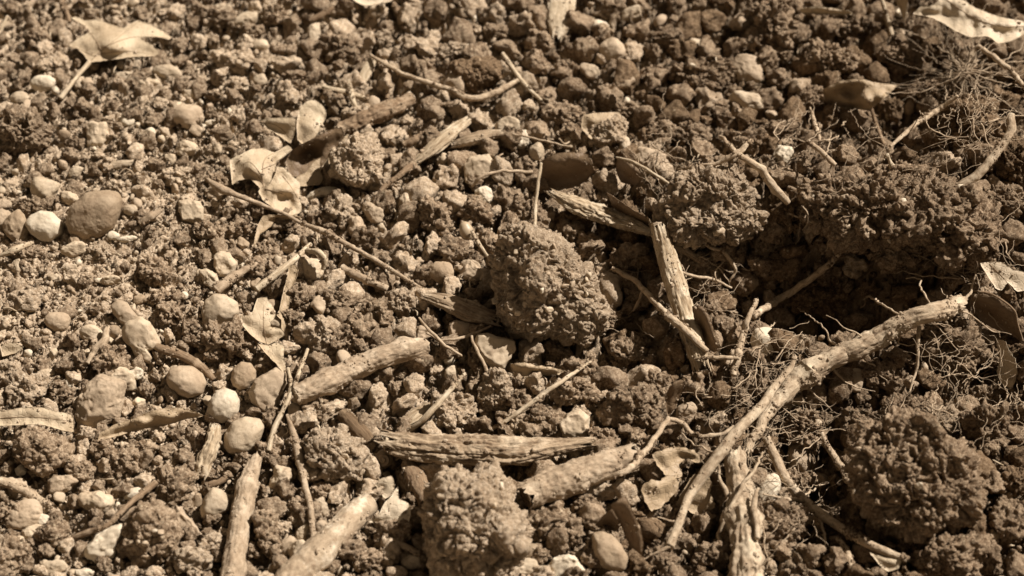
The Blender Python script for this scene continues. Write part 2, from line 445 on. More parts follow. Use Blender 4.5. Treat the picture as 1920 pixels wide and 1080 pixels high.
# outlines of the pieces whose shape tells: photograph pixels, turned into real widths round the piece's own centre
POLY = {
 (190,757): [(150,741),(165,716),(187,701),(232,716),(230,756),(227,782),(195,799),(165,810),(148,808),(145,784)],
 (196,1022): [(229,983),(232,994),(221,1027),(216,1046),(195,1061),(172,1054),(159,1041),(161,1024),(180,1005),(202,990)],
 (500,735): [(465,733),(484,709),(517,690),(536,697),(540,716),(525,746),(512,782),(487,769),(472,754)],
 (401,946): [(399,913),(416,919),(429,937),(431,956),(403,975),(379,971),(375,956),(381,934)],
 (372,928): [(360,934),(369,924),(377,926),(379,937),(375,960),(364,967),(358,952)],
 (345,985): [(332,964),(339,958),(360,975),(375,997),(371,1012),(349,1018),(337,994)],
 (525,893): [(502,915),(517,870),(546,879),(549,896),(532,915),(514,919)],
 (84,846): [(32,821),(41,806),(67,801),(90,810),(124,825),(137,844),(127,866),(105,881),(84,896),(67,885),(41,862),(28,840)],
 (325,912): [(292,900),(311,877),(345,877),(366,892),(364,919),(349,945),(330,956),(304,949),(289,926)],
 (282,1000): [(229,997),(244,960),(270,941),(300,945),(326,971),(341,1005),(334,1031),(311,1046),(270,1054),(232,1042),(221,1024)],
 (178,940): [(142,934),(150,924),(187,921),(210,930),(216,945),(199,960),(184,971),(165,956),(146,949)],
 (120,905): [(88,900),(101,892),(135,889),(150,900),(131,919),(105,934),(90,922)],
 (420,760): [(390,765),(397,745),(407,732),(425,727),(442,735),(449,752),(447,772),(432,790),(417,793),(400,785),(388,775)],
 (461,816): [(420,838),(422,812),(436,792),(460,782),(488,785),(498,800),(490,822),(478,843),(452,852),(430,850)],
 (455,705): [(432,712),(437,690),(452,678),(470,680),(481,695),(480,712),(466,728),(450,732),(436,724)],
 (347,716): [(312,710),(318,692),(335,685),(360,687),(380,700),(388,718),(380,738),(360,747),(335,742),(318,728)],
 (85,425): [(47,420),(55,405),(75,395),(97,398),(120,420),(118,440),(97,453),(77,452),(58,438)],
 (176,404): [(127,417),(133,390),(163,362),(200,357),(220,360),(230,375),(223,403),(213,427),(187,447),(157,453),(130,440)],
 (358,396): [(335,377),(353,373),(373,377),(382,390),(380,413),(362,418),(342,413),(335,397)],
 (421,497): [(400,480),(413,470),(430,473),(447,493),(440,510),(430,523),(413,520),(402,500)],
 (393,524): [(373,507),(387,503),(407,517),(412,537),(400,545),(383,533)],
 (413,581): [(378,587),(383,563),(400,550),(423,552),(445,567),(448,587),(433,603),(400,612),(383,607)],
 (272,650): [(230,623),(240,607),(263,593),(283,607),(303,643),(293,653),(280,657),(290,673),(283,682),(263,680),(247,653),(233,640)],
 (232,590): [(208,573),(220,562),(237,565),(258,593),(257,607),(240,613),(227,607),(212,587)],
 (415,642): [(350,643),(367,627),(400,607),(440,603),(453,613),(473,647),(467,663),(443,667),(427,680),(393,675),(373,660)],
 (1032,538): [(922,498),(937,464),(945,446),(962,424),(990,418),(1020,430),(1063,452),(1089,483),(1116,510),(1120,544),(1147,582),(1139,613),(1109,632),(1093,647),(1063,643),(1032,639),(998,643),(956,628),(933,586),(925,552)],
 (930,656): [(893,628),(914,624),(933,632),(964,639),(967,655),(945,693),(922,689),(906,674),(887,643)],
 (885,505): [(853,521),(883,487),(899,502),(918,506),(918,521),(895,529)],
 (862,620): [(842,605),(857,599),(883,605),(887,628),(864,634),(842,632)],
 (892,985): [(805,980),(810,933),(823,900),(847,890),(880,893),(897,882),(927,890),(943,917),(957,947),(973,987),(980,1020),(960,1053),(947,1087),(847,1087),(833,1063),(813,1020)],
 (626,850): [(568,847),(577,817),(593,805),(613,813),(640,805),(660,817),(680,847),(680,873),(657,913),(627,907),(600,887),(577,867)],
 (1352,392): [(1224,384),(1253,353),(1278,324),(1313,313),(1349,318),(1376,318),(1389,336),(1411,360),(1422,391),(1440,404),(1438,438),(1416,444),(1380,460),(1336,456),(1291,451),(1253,438),(1231,411)],
 (668,302): [(618,293),(637,267),(667,252),(700,253),(717,277),(718,310),(710,337),(680,357),(647,353),(623,327)],
 (897,318): [(868,310),(880,293),(917,288),(930,317),(910,337),(890,347),(873,340)],
 (600,365): [(571,373),(580,362),(602,351),(620,348),(638,353),(639,369),(629,373),(611,367),(593,373),(578,382)],
 (1075,797): [(1045,792),(1060,775),(1087,767),(1107,780),(1105,800),(1102,823),(1073,825),(1053,817)],
 (1190,765): [(1140,740),(1167,727),(1220,723),(1237,747),(1233,803),(1207,807),(1173,800),(1147,787),(1137,760)],
 (1085,735): [(1040,750),(1057,720),(1087,710),(1117,727),(1137,750),(1123,767),(1093,760),(1063,760)],
 (1143,1035): [(1110,1000),(1127,995),(1147,1000),(1167,1023),(1178,1047),(1173,1067),(1150,1072),(1127,1063),(1112,1037)],
 (1062,1062): [(1025,1060),(1037,1045),(1067,1038),(1083,1050),(1103,1073),(1103,1087),(1027,1087)],
 (1722,905): [(1587,880),(1600,833),(1627,787),(1673,773),(1727,770),(1767,813),(1813,833),(1840,867),(1847,920),(1843,987),(1800,997),(1773,1010),(1727,1007),(1687,1003),(1640,980),(1607,933)],
}
def vnormals(P, F):
    a, b, c = P[F[:, 0]], P[F[:, 1]], P[F[:, 2]]; fn = np.cross(b - a, c - a); n = np.zeros_like(P)
    for k in range(3):
        for j in range(3): n[:, j] += np.bincount(F[:, k], fn[:, j], len(P))
    n /= np.linalg.norm(n, axis=1)[:, None] + 1e-20
    return n
def ico_faces(D):
    for lv in (2, 3, 4, 5, 6, 7):
        if lv in _ico and len(_ico[lv][0]) == len(D): return _ico[lv][1]
def poly_radius(poly, cx, cy):
    th = np.linspace(0, 2 * np.pi, 721); out = np.zeros(721); Q = np.array(poly, float) - [cx, cy]; Q[:, 1] *= -1
    for a, b in zip(Q, np.roll(Q, -1, 0)):
        e = b - a; c, s_ = np.cos(th), np.sin(th); den = c * e[1] - s_ * e[0]
        den = np.where(np.abs(den) < 1e-9, 1e-9, den)
        t = (a[0] * e[1] - a[1] * e[0]) / den; u = (a[0] * s_ - a[1] * c) / den
        ok = (t > 0) & (u >= -1e-6) & (u <= 1 + 1e-6); out = np.where(ok, np.maximum(out, t), out)
    return th, out
def poly_base(D, poly, cx, cy, s, depth, soft, slab=False):
    th, r = poly_radius(poly, cx, cy)
    k = int(soft); ker = np.hanning(2 * k + 1); ker /= ker.sum(); r = np.convolve(np.concatenate([r[:-1], r[:-1], r[:-1]]), ker, 'same')[720:1440]; r = np.append(r, r[0])
    ang = np.arctan2(D[:, 1], D[:, 0]) % (2 * np.pi); R = np.interp(ang, th, r) * s
    z = np.sign(D[:, 2]) * np.abs(D[:, 2]) ** (0.55 if slab else 0.85) * depth * (0.75 if slab else 1)
    rho = np.hypot(D[:, 0], D[:, 1]) + 1e-9; R = R * rho ** (-0.25 if slab else -0.05)
    return np.stack([D[:, 0] * R, D[:, 1] * R, z], 1)
def clod_shape(D, size, seed, rough=1.0, B=None, fine=1.0):
    """D unit directions, size (3) in metres -> points of a crumbly lump of soil"""
    o = seed * 3.17
    r2 = np.random.default_rng(seed); k = 16
    nn = r2.normal(size=(k, 3)); nn /= np.linalg.norm(nn, axis=1)[:, None]; dd = r2.uniform(0.80, 1.0, k)
    nn = np.concatenate([nn, np.eye(3), -np.eye(3)]); dd = np.concatenate([dd, np.full(6, 1.0)])
    r = ((np.maximum(D @ nn.T, 1e-3) / dd) ** 9.0).sum(1) ** (-1 / 9.0) * 1.04
    r = r * (1 + 0.16 * perlin(D * 1.4 + o, seed) + 0.10 * perlin(D * 3.1 + o, seed + 1))
    P = D * r[:, None] * size
    if B is not None: P = B * (1 + (r - r.mean())[:, None] * np.array([0.25, 0.25, 1.0]))
    m = float(np.min(size))
    n = vnormals(P, ico_faces(D))
    n = 0.8 * n + 0.2 * P / np.linalg.norm(P, axis=1)[:, None]
    w = P + np.stack([perlin(P / (m * 0.35) + o, 5), perlin(P / (m * 0.35) + o, 6), perlin(P / (m * 0.35) + o, 7)], 1) * m * 0.12
    w = w + np.stack([perlin(P / 0.0022 + o, 8), perlin(P / 0.0022 + o, 9), perlin(P / 0.0022 + o, 10)], 1) * 0.0008
    d = np.zeros(len(P))
    for cell, amp, fn in ((0.019, 0.0042, facets), (0.0105, 0.0030, facets), (0.0056, 0.0022, facets), (0.0046, 0.0012, lumps), (0.0031, 0.0014, facets), (0.0019, 0.0008, lumps)):
        if cell < m * 1.2:
            a = min(amp, m * 0.30) * rough
            if fine < 1 and cell > 0.01: fn = lumps
            d += fn(w / cell + o, seed + 3 + int(cell * 1e4)) * a * (fine if cell < 0.005 else 1.25 - 0.25 * fine)
    crack = np.abs(perlin(w / (m * 0.7) + o, 21)); d -= np.clip(0.06 - crack, 0, 1) * 12 * min(0.0022, m * 0.12) * rough
    pit = np.clip(perlin(w / 0.0027 + o, 61) - 0.22, 0, 1); d -= pit * 0.0030 * rough
    d += fbm(P / 0.0014, seed + 11, 2) * 0.00035 * rough
    return P + n * d[:, None]
def rock_shape(D, size, seed, ang, B=None):
    o = seed * 2.71
    if ang:
        r2 = np.random.default_rng(seed); k = 12 + seed % 5
        nn = r2.normal(size=(k, 3)); nn /= np.linalg.norm(nn, axis=1)[:, None]
        nn = np.concatenate([nn, [[1, .1, 0], [-1, 0, .1], [0, 1, .1], [0, -1, 0], [0, .1, 1], [.1, 0, -1]]])
        dd = np.concatenate([r2.uniform(0.72, 0.98, k), np.full(6, 0.98)])
        q = np.maximum(D @ nn.T, 1e-3) / dd
        p = 16.0 if ang == 1 else 9.0
        r = (q ** p).sum(1) ** (-1 / p)
        r = r * (1 + 0.05 * perlin(D * 2.2 + o, seed) + 0.035 * perlin(D * 6 + o, seed + 1))
    else:
        r2 = np.random.default_rng(seed); nn = r2.normal(size=(9, 3)); nn /= np.linalg.norm(nn, axis=1)[:, None]
        q = np.maximum(D @ nn.T, 1e-3) / r2.uniform(0.80, 1.0, 9)
        r = ((q ** 8.0).sum(1) + 1.0) ** (-1 / 8.0) * 1.06
        r = r * (1 + 0.10 * perlin(D * 1.1 + o, seed) + 0.035 * perlin(D * 2.7 + o, seed + 1))
    P = D * r[:, None] * size
    if B is not None: P = B * (1 + (r - r.mean())[:, None] * np.array([0.25, 0.25, 1.1]))
    n = vnormals(P, ico_faces(D))
    d = fbm(P / 0.004 + o, seed + 2, 3) * (0.0006 if ang else 0.00018) + fbm(P / 0.0012 + o, seed + 4, 2) * 0.00018
    pit = np.clip(perlin(P / 0.0035 + o, 77) - 0.30, 0, 1) * 0.0018
    return P + n * (d - pit * (1 if ang else 0.4))[:, None]
def mm_per_px(P):
    return float((P - CAM) @ FWD) / FPX
def rot_z(a):
    c, s = math.cos(a), math.sin(a); return np.array([[c, -s, 0], [s, c, 0], [0, 0, 1.0]])

CLODC, STONEC = 'soil clod', 'stone'
MATW = dict(w='white_stone', l='cream_stone', t='tan_stone', b='brown_stone', s='clod_soil', S='pale_clod_soil', d='moist_soil')
LOOKW = dict(w='white', l='pale cream', t='tan', b='dull brown')
SEED = [100]
def blob(kind, x, y, a, b, rot=0, mat='s', look=None, name=None, lift=0.62, sq=0.85, cat=None, label=None, level=None, grit=0, group=None, rough=1.0, fine=1.0):
    SEED[0] += 1; sd_ = SEED[0]
    p0 = at(x, y, 0)[0]; s = mm_per_px(p0)
    size = np.array([a * s, b * s, min(a, b) * s * sq])
    c = at(x, y, size[2] * lift + (b - min(a, b)) * s * 0.2)[0]
    if level is None:
        level = 7 if max(a, b) > 95 else 6 if max(a, b) > 42 else 5 if max(a, b) > 14 else 4
    D, F = ico(level)
    B = None
    if (x, y) in POLY: B = poly_base(D, POLY[(x, y)], x, y, s, size[2], 14 if kind == 'c' else 8 if kind == 'r' else 18, kind == 'r'); rot = 0
    if kind == 'c': Vv = clod_shape(D, size, sd_, rough, B, fine)
    else: Vv = rock_shape(D, size, sd_, {'p': 0, 'r': 1, 'q': 2}[kind], B)
    R = RCAM @ rot_z(-math.radians(rot))
    Vw = Vv @ R.T
    if kind == 'c':                       # loose crumbs stuck all over the clod, welded into its skin
        r3 = np.random.default_rng(sd_)
        k = int(min(260, 0.035 * a * b)); D1, F1 = ico(2)
        pick = r3.integers(0, len(Vw), k); rad = (0.00038 * (r3.pareto(2.2, k) + 1)).clip(0, 0.0016) * (1 if a > 20 else 0.7)
        Dn = D1[None] * (rad[:, None] * (1 + 0.35 * r3.normal(size=(k, len(D1))).clip(-1.5, 1.5)))[:, :, None] * r3.uniform(0.7, 1.2, (k, 1, 3))
        Vc = (Vw[pick][:, None] + Dn).reshape(-1, 3)
        Fc = (F1[None] + (np.arange(k) * len(D1))[:, None, None]).reshape(-1, 3) + len(Vw)
        Vw2 = np.concatenate([Vw, Vc]); F2 = np.concatenate([F, Fc])
    else: Vw2, F2 = Vw, F
    nm = name or ('soil_clod' if kind == 'c' else 'pebble' if kind == 'p' else 'stone')
    o = link(nm, mesh_of(nm, Vw2, F2, MATW[mat]), None, c)
    if kind == 'c' and grit:
        r3 = np.random.default_rng(sd_ + 5)
        toward = (Vw @ (-FWD) > 0.35 * size[2]); ids = np.nonzero(toward)[0]
        for q in range(grit):
            D1, F1 = ico(3); v = Vw[ids[r3.integers(len(ids))]]
            g = rock_shape(D1, r3.uniform(0.0009, 0.0026, 3), sd_ * 7 + q, 2)
            link('embedded_stone', mesh_of('embedded_stone', g, F1, r3.choice(['white_stone', 'cream_stone', 'cream_stone', 'tan_stone'])), o, v * 0.99)
    occupy(x, y, a, b)
    if label: lab(o, label, cat or (CLODC if kind == 'c' else 'pebble' if kind == 'p' else STONEC), group)
    else:
        m = (a + b) / 2
        sz = 'tiny' if m < 12 else 'small' if m < 22 else 'mid-sized' if m < 34 else 'large'
        if not look:
            look = {'s': 'crumbly brown', 'S': 'pale crumbly', 'd': 'dark moist'}[mat] + ' soil clod' if kind == 'c' else \
                LOOKW[mat] + (' rounded pebble' if kind == 'p' and abs(a - b) < 6 else ' oval pebble' if kind == 'p' else ' angular stone')
            look = sz + ' ' + look
        auto_label(o, look, cat or (CLODC if kind == 'c' else 'pebble' if kind == 'p' else STONEC), x, y, group)
    return o

for l in ((225, 80, 'lobed leaf'), (176, 404, 'big oval brown pebble'), (190, 755, 'grey flat stone'), (415, 640, 'clod beside the round tan pebble'),
          (1030, 540, 'big central clod'), (890, 980, 'big bottom clod'), (625, 850, 'knobbly clod'), (1350, 395, 'split clod'), (1660, 430, 'root-bound mound'),
          (1720, 900, 'giant mossy clod'), (670, 300, 'round rough clod'), (670, 700, 'fat grey stick'), (910, 840, 'splintered wood'), (1080, 895, 'hollow ended stick'),
          (620, 1010, 'peeling stick'), (455, 960, 'upright-lying straight stick'), (1270, 540, 'grooved post-like stick'), (1120, 400, 'flaking bark strip'), (1650, 640, 'thick pale root'),
          (1397, 960, 'bare pale root stump'), (1500, 540, 'dark knotted rootlet'), (700, 205, 'mossy twig'), (830, 265, 'pale wood splinter'), (895, 140, 'dark moist clod'),
          (1050, 35, 'standing bark flake'), (1310, 130, 'ledge-like clod'), (1830, 40, 'big bleached leaf'), (1620, 175, 'shaded stalked leaf'), (500, 330, 'crumpled leaf'),
          (490, 600, 'folded tan leaf'), (280, 1000, 'grit-flecked clod'), (85, 845, 'dark angular clod'), (455, 705, 'grey egg pebble'), (880, 440, 'round seed'),
          (1143, 1035, 'smooth grey cobble'), (1280, 910, 'crumbling brown leaf'), (280, 795, 'long curled leaf'), (70, 785, 'flat orange leaf'), (420, 585, 'round tan pebble'),
          (700, 485, 'long thin twig'), (1010, 745, 'straight pale straw'), (1220, 850, 'arched brown rootlet'), (1190, 765, 'blocky clod')):
    LAND.append(l)

# hero clods ------------------------------------------------------------------
blob('c', 1032, 538, 106, 110, 20, 'S', rough=0.75, label='big rough soil clod in the middle, studded with pale grit', grit=26, lift=0.8, sq=0.9)
blob('c', 892, 985, 104, 108, 0, 'S', rough=1.1, fine=0.4, label='big knobbly pale clod at the bottom edge below the splintered wood', grit=12, lift=0.75)
blob('c', 1722, 905, 128, 122, -10, 's', label='giant moss-like clod at bottom right with a dark undercut', grit=6, lift=0.7)
blob('c', 1352, 392, 108, 84, 12, 'S', rough=0.8, label='split fibrous clod with a shaded left flank above the grooved stick', grit=5, lift=0.8)
blob('c', 1655, 392, 112, 72, -4, 's', label='big middle lump of the root-bound earth mound over the dark hollow', grit=6, lift=1.15, sq=1.0)
blob('c', 1560, 385, 66, 52, 10, 's', label='left lump of the root-bound earth mound, next to the split clod', grit=3, lift=1.1)
blob('c', 1745, 395, 84, 76, 0, 's', label='right lump of the root-bound earth mound, crossed by fine roots', grit=3, lift=1.1)
blob('c', 1600, 440, 62, 34, 8, 's', label='overhanging lower lip of the earth mound above the hollow', lift=1.5)
blob('c', 1690, 455, 66, 40, -6, 's', label='crumbling front of the earth mound above the thick pale root', grit=3, lift=1.3)
blob('c', 1810, 435, 74, 80, 0, 's', label='rough shoulder of earth at the right end of the mound', lift=1.0)
blob('c', 1690, 335, 60, 30, 0, 's', label='crest clod of the earth mound under the white root stub', lift=1.0)
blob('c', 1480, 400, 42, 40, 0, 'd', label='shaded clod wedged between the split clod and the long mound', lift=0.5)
blob('c', 668, 302, 50, 54, 0, 'S', label='round rough clod resting against the dark folded leaf', grit=3, lift=0.9, rough=0.7)
blob('c', 626, 850, 60, 56, 15, 'S', fine=0.4, label='knobbly popcorn-like clod above the peeling stick', grit=3)
blob('c', 415, 642, 57, 40, 8, 's', label='granular clod lying under the round tan pebble', grit=1)
blob('c', 84, 846, 54, 46, 20, 's', label='dark angular clod under the flat orange leaf', rough=0.8, fine=0.3)
blob('c', 282, 1000, 62, 56, 0, 's', label='broad grit-flecked clod beside the bottom white stone', grit=6, rough=0.8, fine=0.4, lift=0.5)
blob('c', 325, 912, 38, 40, 0, 's', label='rough clod pressed by the tip of the slanting brown twig', rough=0.8, grit=1)
blob('c', 1190, 765, 50, 44, 5, 's', fine=0.5, label='blocky clod right of the white capped stone', grit=1)
blob('c', 1085, 735, 42, 32, 0, 's'); blob('c', 1310, 142, 62, 34, -4, 's', label='ledge-like clod with a shaded front near the top', grit=2)
blob('c', 895, 142, 50, 32, -6, 'd', label='dark moist smooth-sided clod above the forked rootlet', rough=0.5)
blob('c', 1780, 655, 78, 66, 10, 's', label='root-hung clod below the right end of the thick pale root', lift=0.4)
blob('c', 1780, 1050, 72, 46, 0, 's', label='half-cut rough clod on the bottom edge below the giant clod', rough=0.8)
blob('c', 1850, 815, 42, 50, -20, 's', label='curved clod right of the giant mossy clod')
blob('c', 1895, 980, 38, 42, 0, 's'); blob('c', 1905, 905, 34, 28, 0, 'd')
blob('c', 50, 245, 48, 44, 0, 's'); blob('c', 70, 75, 26, 18, 0, 's'); blob('c', 330, 332, 28, 20, 0, 'S')
blob('c', 640, 88, 40, 33, 0, 's'); blob('c', 718, 76, 20, 17, 0, 'S'); blob('c', 1130, 245, 52, 34, 0, 'S', rough=0.6)
blob('c', 1440, 60, 60, 58, 0, 's', label='tall rough clod at the top right beside the dark gap', lift=0.5)
blob('c', 1560, 110, 52, 34, 10, 's'); blob('c', 1530, 190, 44, 26, 5, 's'); blob('c', 1690, 110, 44, 34, 0, 's')
blob('c', 1810, 235, 64, 70, 0, 'd', label='dark root-matted clod below the bleached leaf', lift=0.5)
blob('c', 1900, 300, 40, 44, 0, 'd'); blob('c', 1760, 175, 50, 34, 0, 's'); blob('c', 1600, 50, 50, 22, 0, 's')
blob('c', 612, 632, 34, 36, 0, 'S', rough=0.8); blob('c', 700, 600, 42, 40, 20, 's'); blob('c', 760, 566, 29, 31, 0, 'S', look='light round grit-rich clod')
blob('c', 815, 410, 26, 42, -20, 's'); blob('c', 850, 470, 33, 27, 0, 's'); blob('c', 892, 394, 30, 28, 0, 's')
blob('c', 640, 400, 26, 34, -25, 'S', look='pitted pale clod'); blob('c', 560, 440, 22, 14, 0, 's'); blob('c', 640, 565, 34, 24, 0, 's')
blob('c', 560, 560, 30, 28, 0, 's'); blob('c', 650, 640, 34, 30, 0, 's'); blob('c', 700, 650, 22, 18, 0, 's')
blob('c', 590, 766, 28, 23, 0, 's', rough=0.8); blob('c', 505, 848, 22, 18, 0, 's'); blob('c', 600, 925, 24, 18, 0, 's')
blob('c', 850, 772, 44, 38, 0, 'S', rough=0.7); blob('c', 928, 738, 36, 44, 10, 'S', rough=0.5); blob('c', 970, 792, 22, 24, 0, 'S')
blob('c', 1014, 785, 28, 28, 0, 's'); blob('c', 1130, 820, 28, 22, 0, 's'); blob('c', 1195, 830, 24, 20, 0, 's'); blob('c', 1100, 690, 22, 34, 10, 's')
blob('c', 1235, 720, 26, 26, 0, 's'); blob('c', 1185, 660, 40, 28, 0, 's'); blob('c', 1195, 560, 22, 24, 0, 's'); blob('c', 1150, 600, 20, 16, 0, 's')
blob('c', 1185, 480, 36, 26, 8, 's'); blob('c', 1110, 455, 26, 18, 0, 's'); blob('c', 985, 400, 38, 32, 0, 's'); blob('c', 1070, 410, 30, 16, 0, 'd')
blob('c', 1310, 510, 36, 40, 0, 's', look='fibrous brown clod'); blob('c', 1340, 590, 22, 26, 0, 's'); blob('c', 1250, 495, 18, 18, 0, 'd')
blob('c', 1500, 800, 52, 42, 25, 's', grit=1); blob('c', 1460, 985, 58, 44, 30, 's', grit=1); blob('c', 1500, 900, 30, 26, 0, 's')
blob('c', 1600, 790, 32, 24, 0, 's'); blob('c', 1700, 770, 44, 26, 0, 's'); blob('c', 1770, 790, 36, 30, 0, 'S'); blob('c', 1420, 1030, 30, 30, 0, 's')
blob('c', 1010, 985, 40, 34, 0, 's'); blob('c', 1065, 1000, 26, 38, 0, 's', look='fold-ridged brown clod'); blob('c', 1100, 945, 30, 20, 0, 's'); blob('c', 1010, 1040, 22, 18, 0, 's')
blob('c', 230, 862, 30, 26, 0, 's', rough=0.8); blob('c', 190, 840, 22, 18, 0, 's'); blob('c', 275, 840, 24, 16, 0, 's'); blob('c', 150, 880, 26, 18, 0, 's')
blob('c', 290, 512, 32, 27, 0, 's'); blob('c', 392, 436, 27, 24, 0, 's'); blob('c', 445, 432, 30, 18, 0, 's'); blob('c', 20, 700, 30, 22, 0, 'S')
blob('c', 45, 560, 34, 22, 0, 'S', rough=0.5); blob('c', 300, 560, 22, 16, 0, 's'); blob('c', 320, 590, 24, 22, 0, 's'); blob('c', 350, 615, 22, 20, 0, 's')
blob('c', 200, 665, 20, 18, 0, 's'); blob('c', 210, 680, 34, 30, 0, 's'); blob('c', 50, 730, 40, 32, 0, 'S'); blob('c', 120, 745, 22, 20, 0, 's')
blob('c', 60, 390, 32, 18, 0, 's'); blob('c', 40, 470, 26, 16, 0, 's'); blob('c', 60, 475, 20, 16, 0, 's'); blob('c', 185, 475, 26, 20, 0, 'S')
blob('c', 20, 1040, 40, 34, 0, 's', rough=0.6); blob('c', 100, 1000, 36, 26, 0, 's', rough=0.6); blob('c', 360, 1050, 40, 28, 0, 'S', rough=0.6); blob('c', 500, 1000, 28, 40, 0, 's')
blob('c', 560, 950, 22, 18, 0, 's'); blob('c', 520, 955, 18, 14, 0, 's'); blob('c', 740, 1010, 34, 32, 0, 's'); blob('c', 690, 1050, 34, 22, 0, 's')
blob('c', 20, 960, 28, 24, 0, 's'); blob('c', 400, 1020, 26, 20, 0, 'S'); blob('c', 1240, 1050, 30, 24, 0, 's'); blob('c', 1340, 1040, 40, 30, 0, 's')
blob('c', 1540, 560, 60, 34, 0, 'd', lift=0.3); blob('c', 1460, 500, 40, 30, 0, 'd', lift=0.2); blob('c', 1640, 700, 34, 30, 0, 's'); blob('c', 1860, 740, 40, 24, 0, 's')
blob('c', 480, 500, 20, 18, 0, 's'); blob('c', 505, 470, 22, 22, 0, 's'); blob('c', 410, 340, 24, 18, 0, 's'); blob('c', 540, 600, 22, 20, 0, 's')
blob('c', 1060, 215, 40, 22, 0, 's'); blob('c', 1240, 250, 34, 22, 0, 's'); blob('c', 1180, 210, 30, 20, 0, 's'); blob('c', 1300, 250, 34, 22, 0, 's')
blob('c', 790, 130, 24, 16, 0, 's'); blob('c', 850, 95, 24, 14, 0, 'S'); blob('c', 930, 60, 22, 14, 0, 's'); blob('c', 560, 150, 30, 18, 0, 's')
blob('c', 440, 115, 40, 22, 0, 'S'); blob('c', 520, 30, 26, 20, 0, 's'); blob('c', 470, 60, 24, 18, 0, 's'); blob('c', 400, 30, 40, 22, 0, 's')
blob('c', 1400, 270, 36, 24, 0, 's'); blob('c', 1460, 245, 40, 22, 0, 's'); blob('c', 1340, 200, 26, 18, 0, 's'); blob('c', 1255, 70, 34, 20, 0, 's')
blob('c', 1830, 920, 20, 20, 0, 'd'); blob('c', 1600, 1000, 40, 30, 0, 'd', lift=0.1); blob('c', 1880, 660, 40, 30, 0, 'd'); blob('c', 1870, 380, 50, 34, 0, 's')

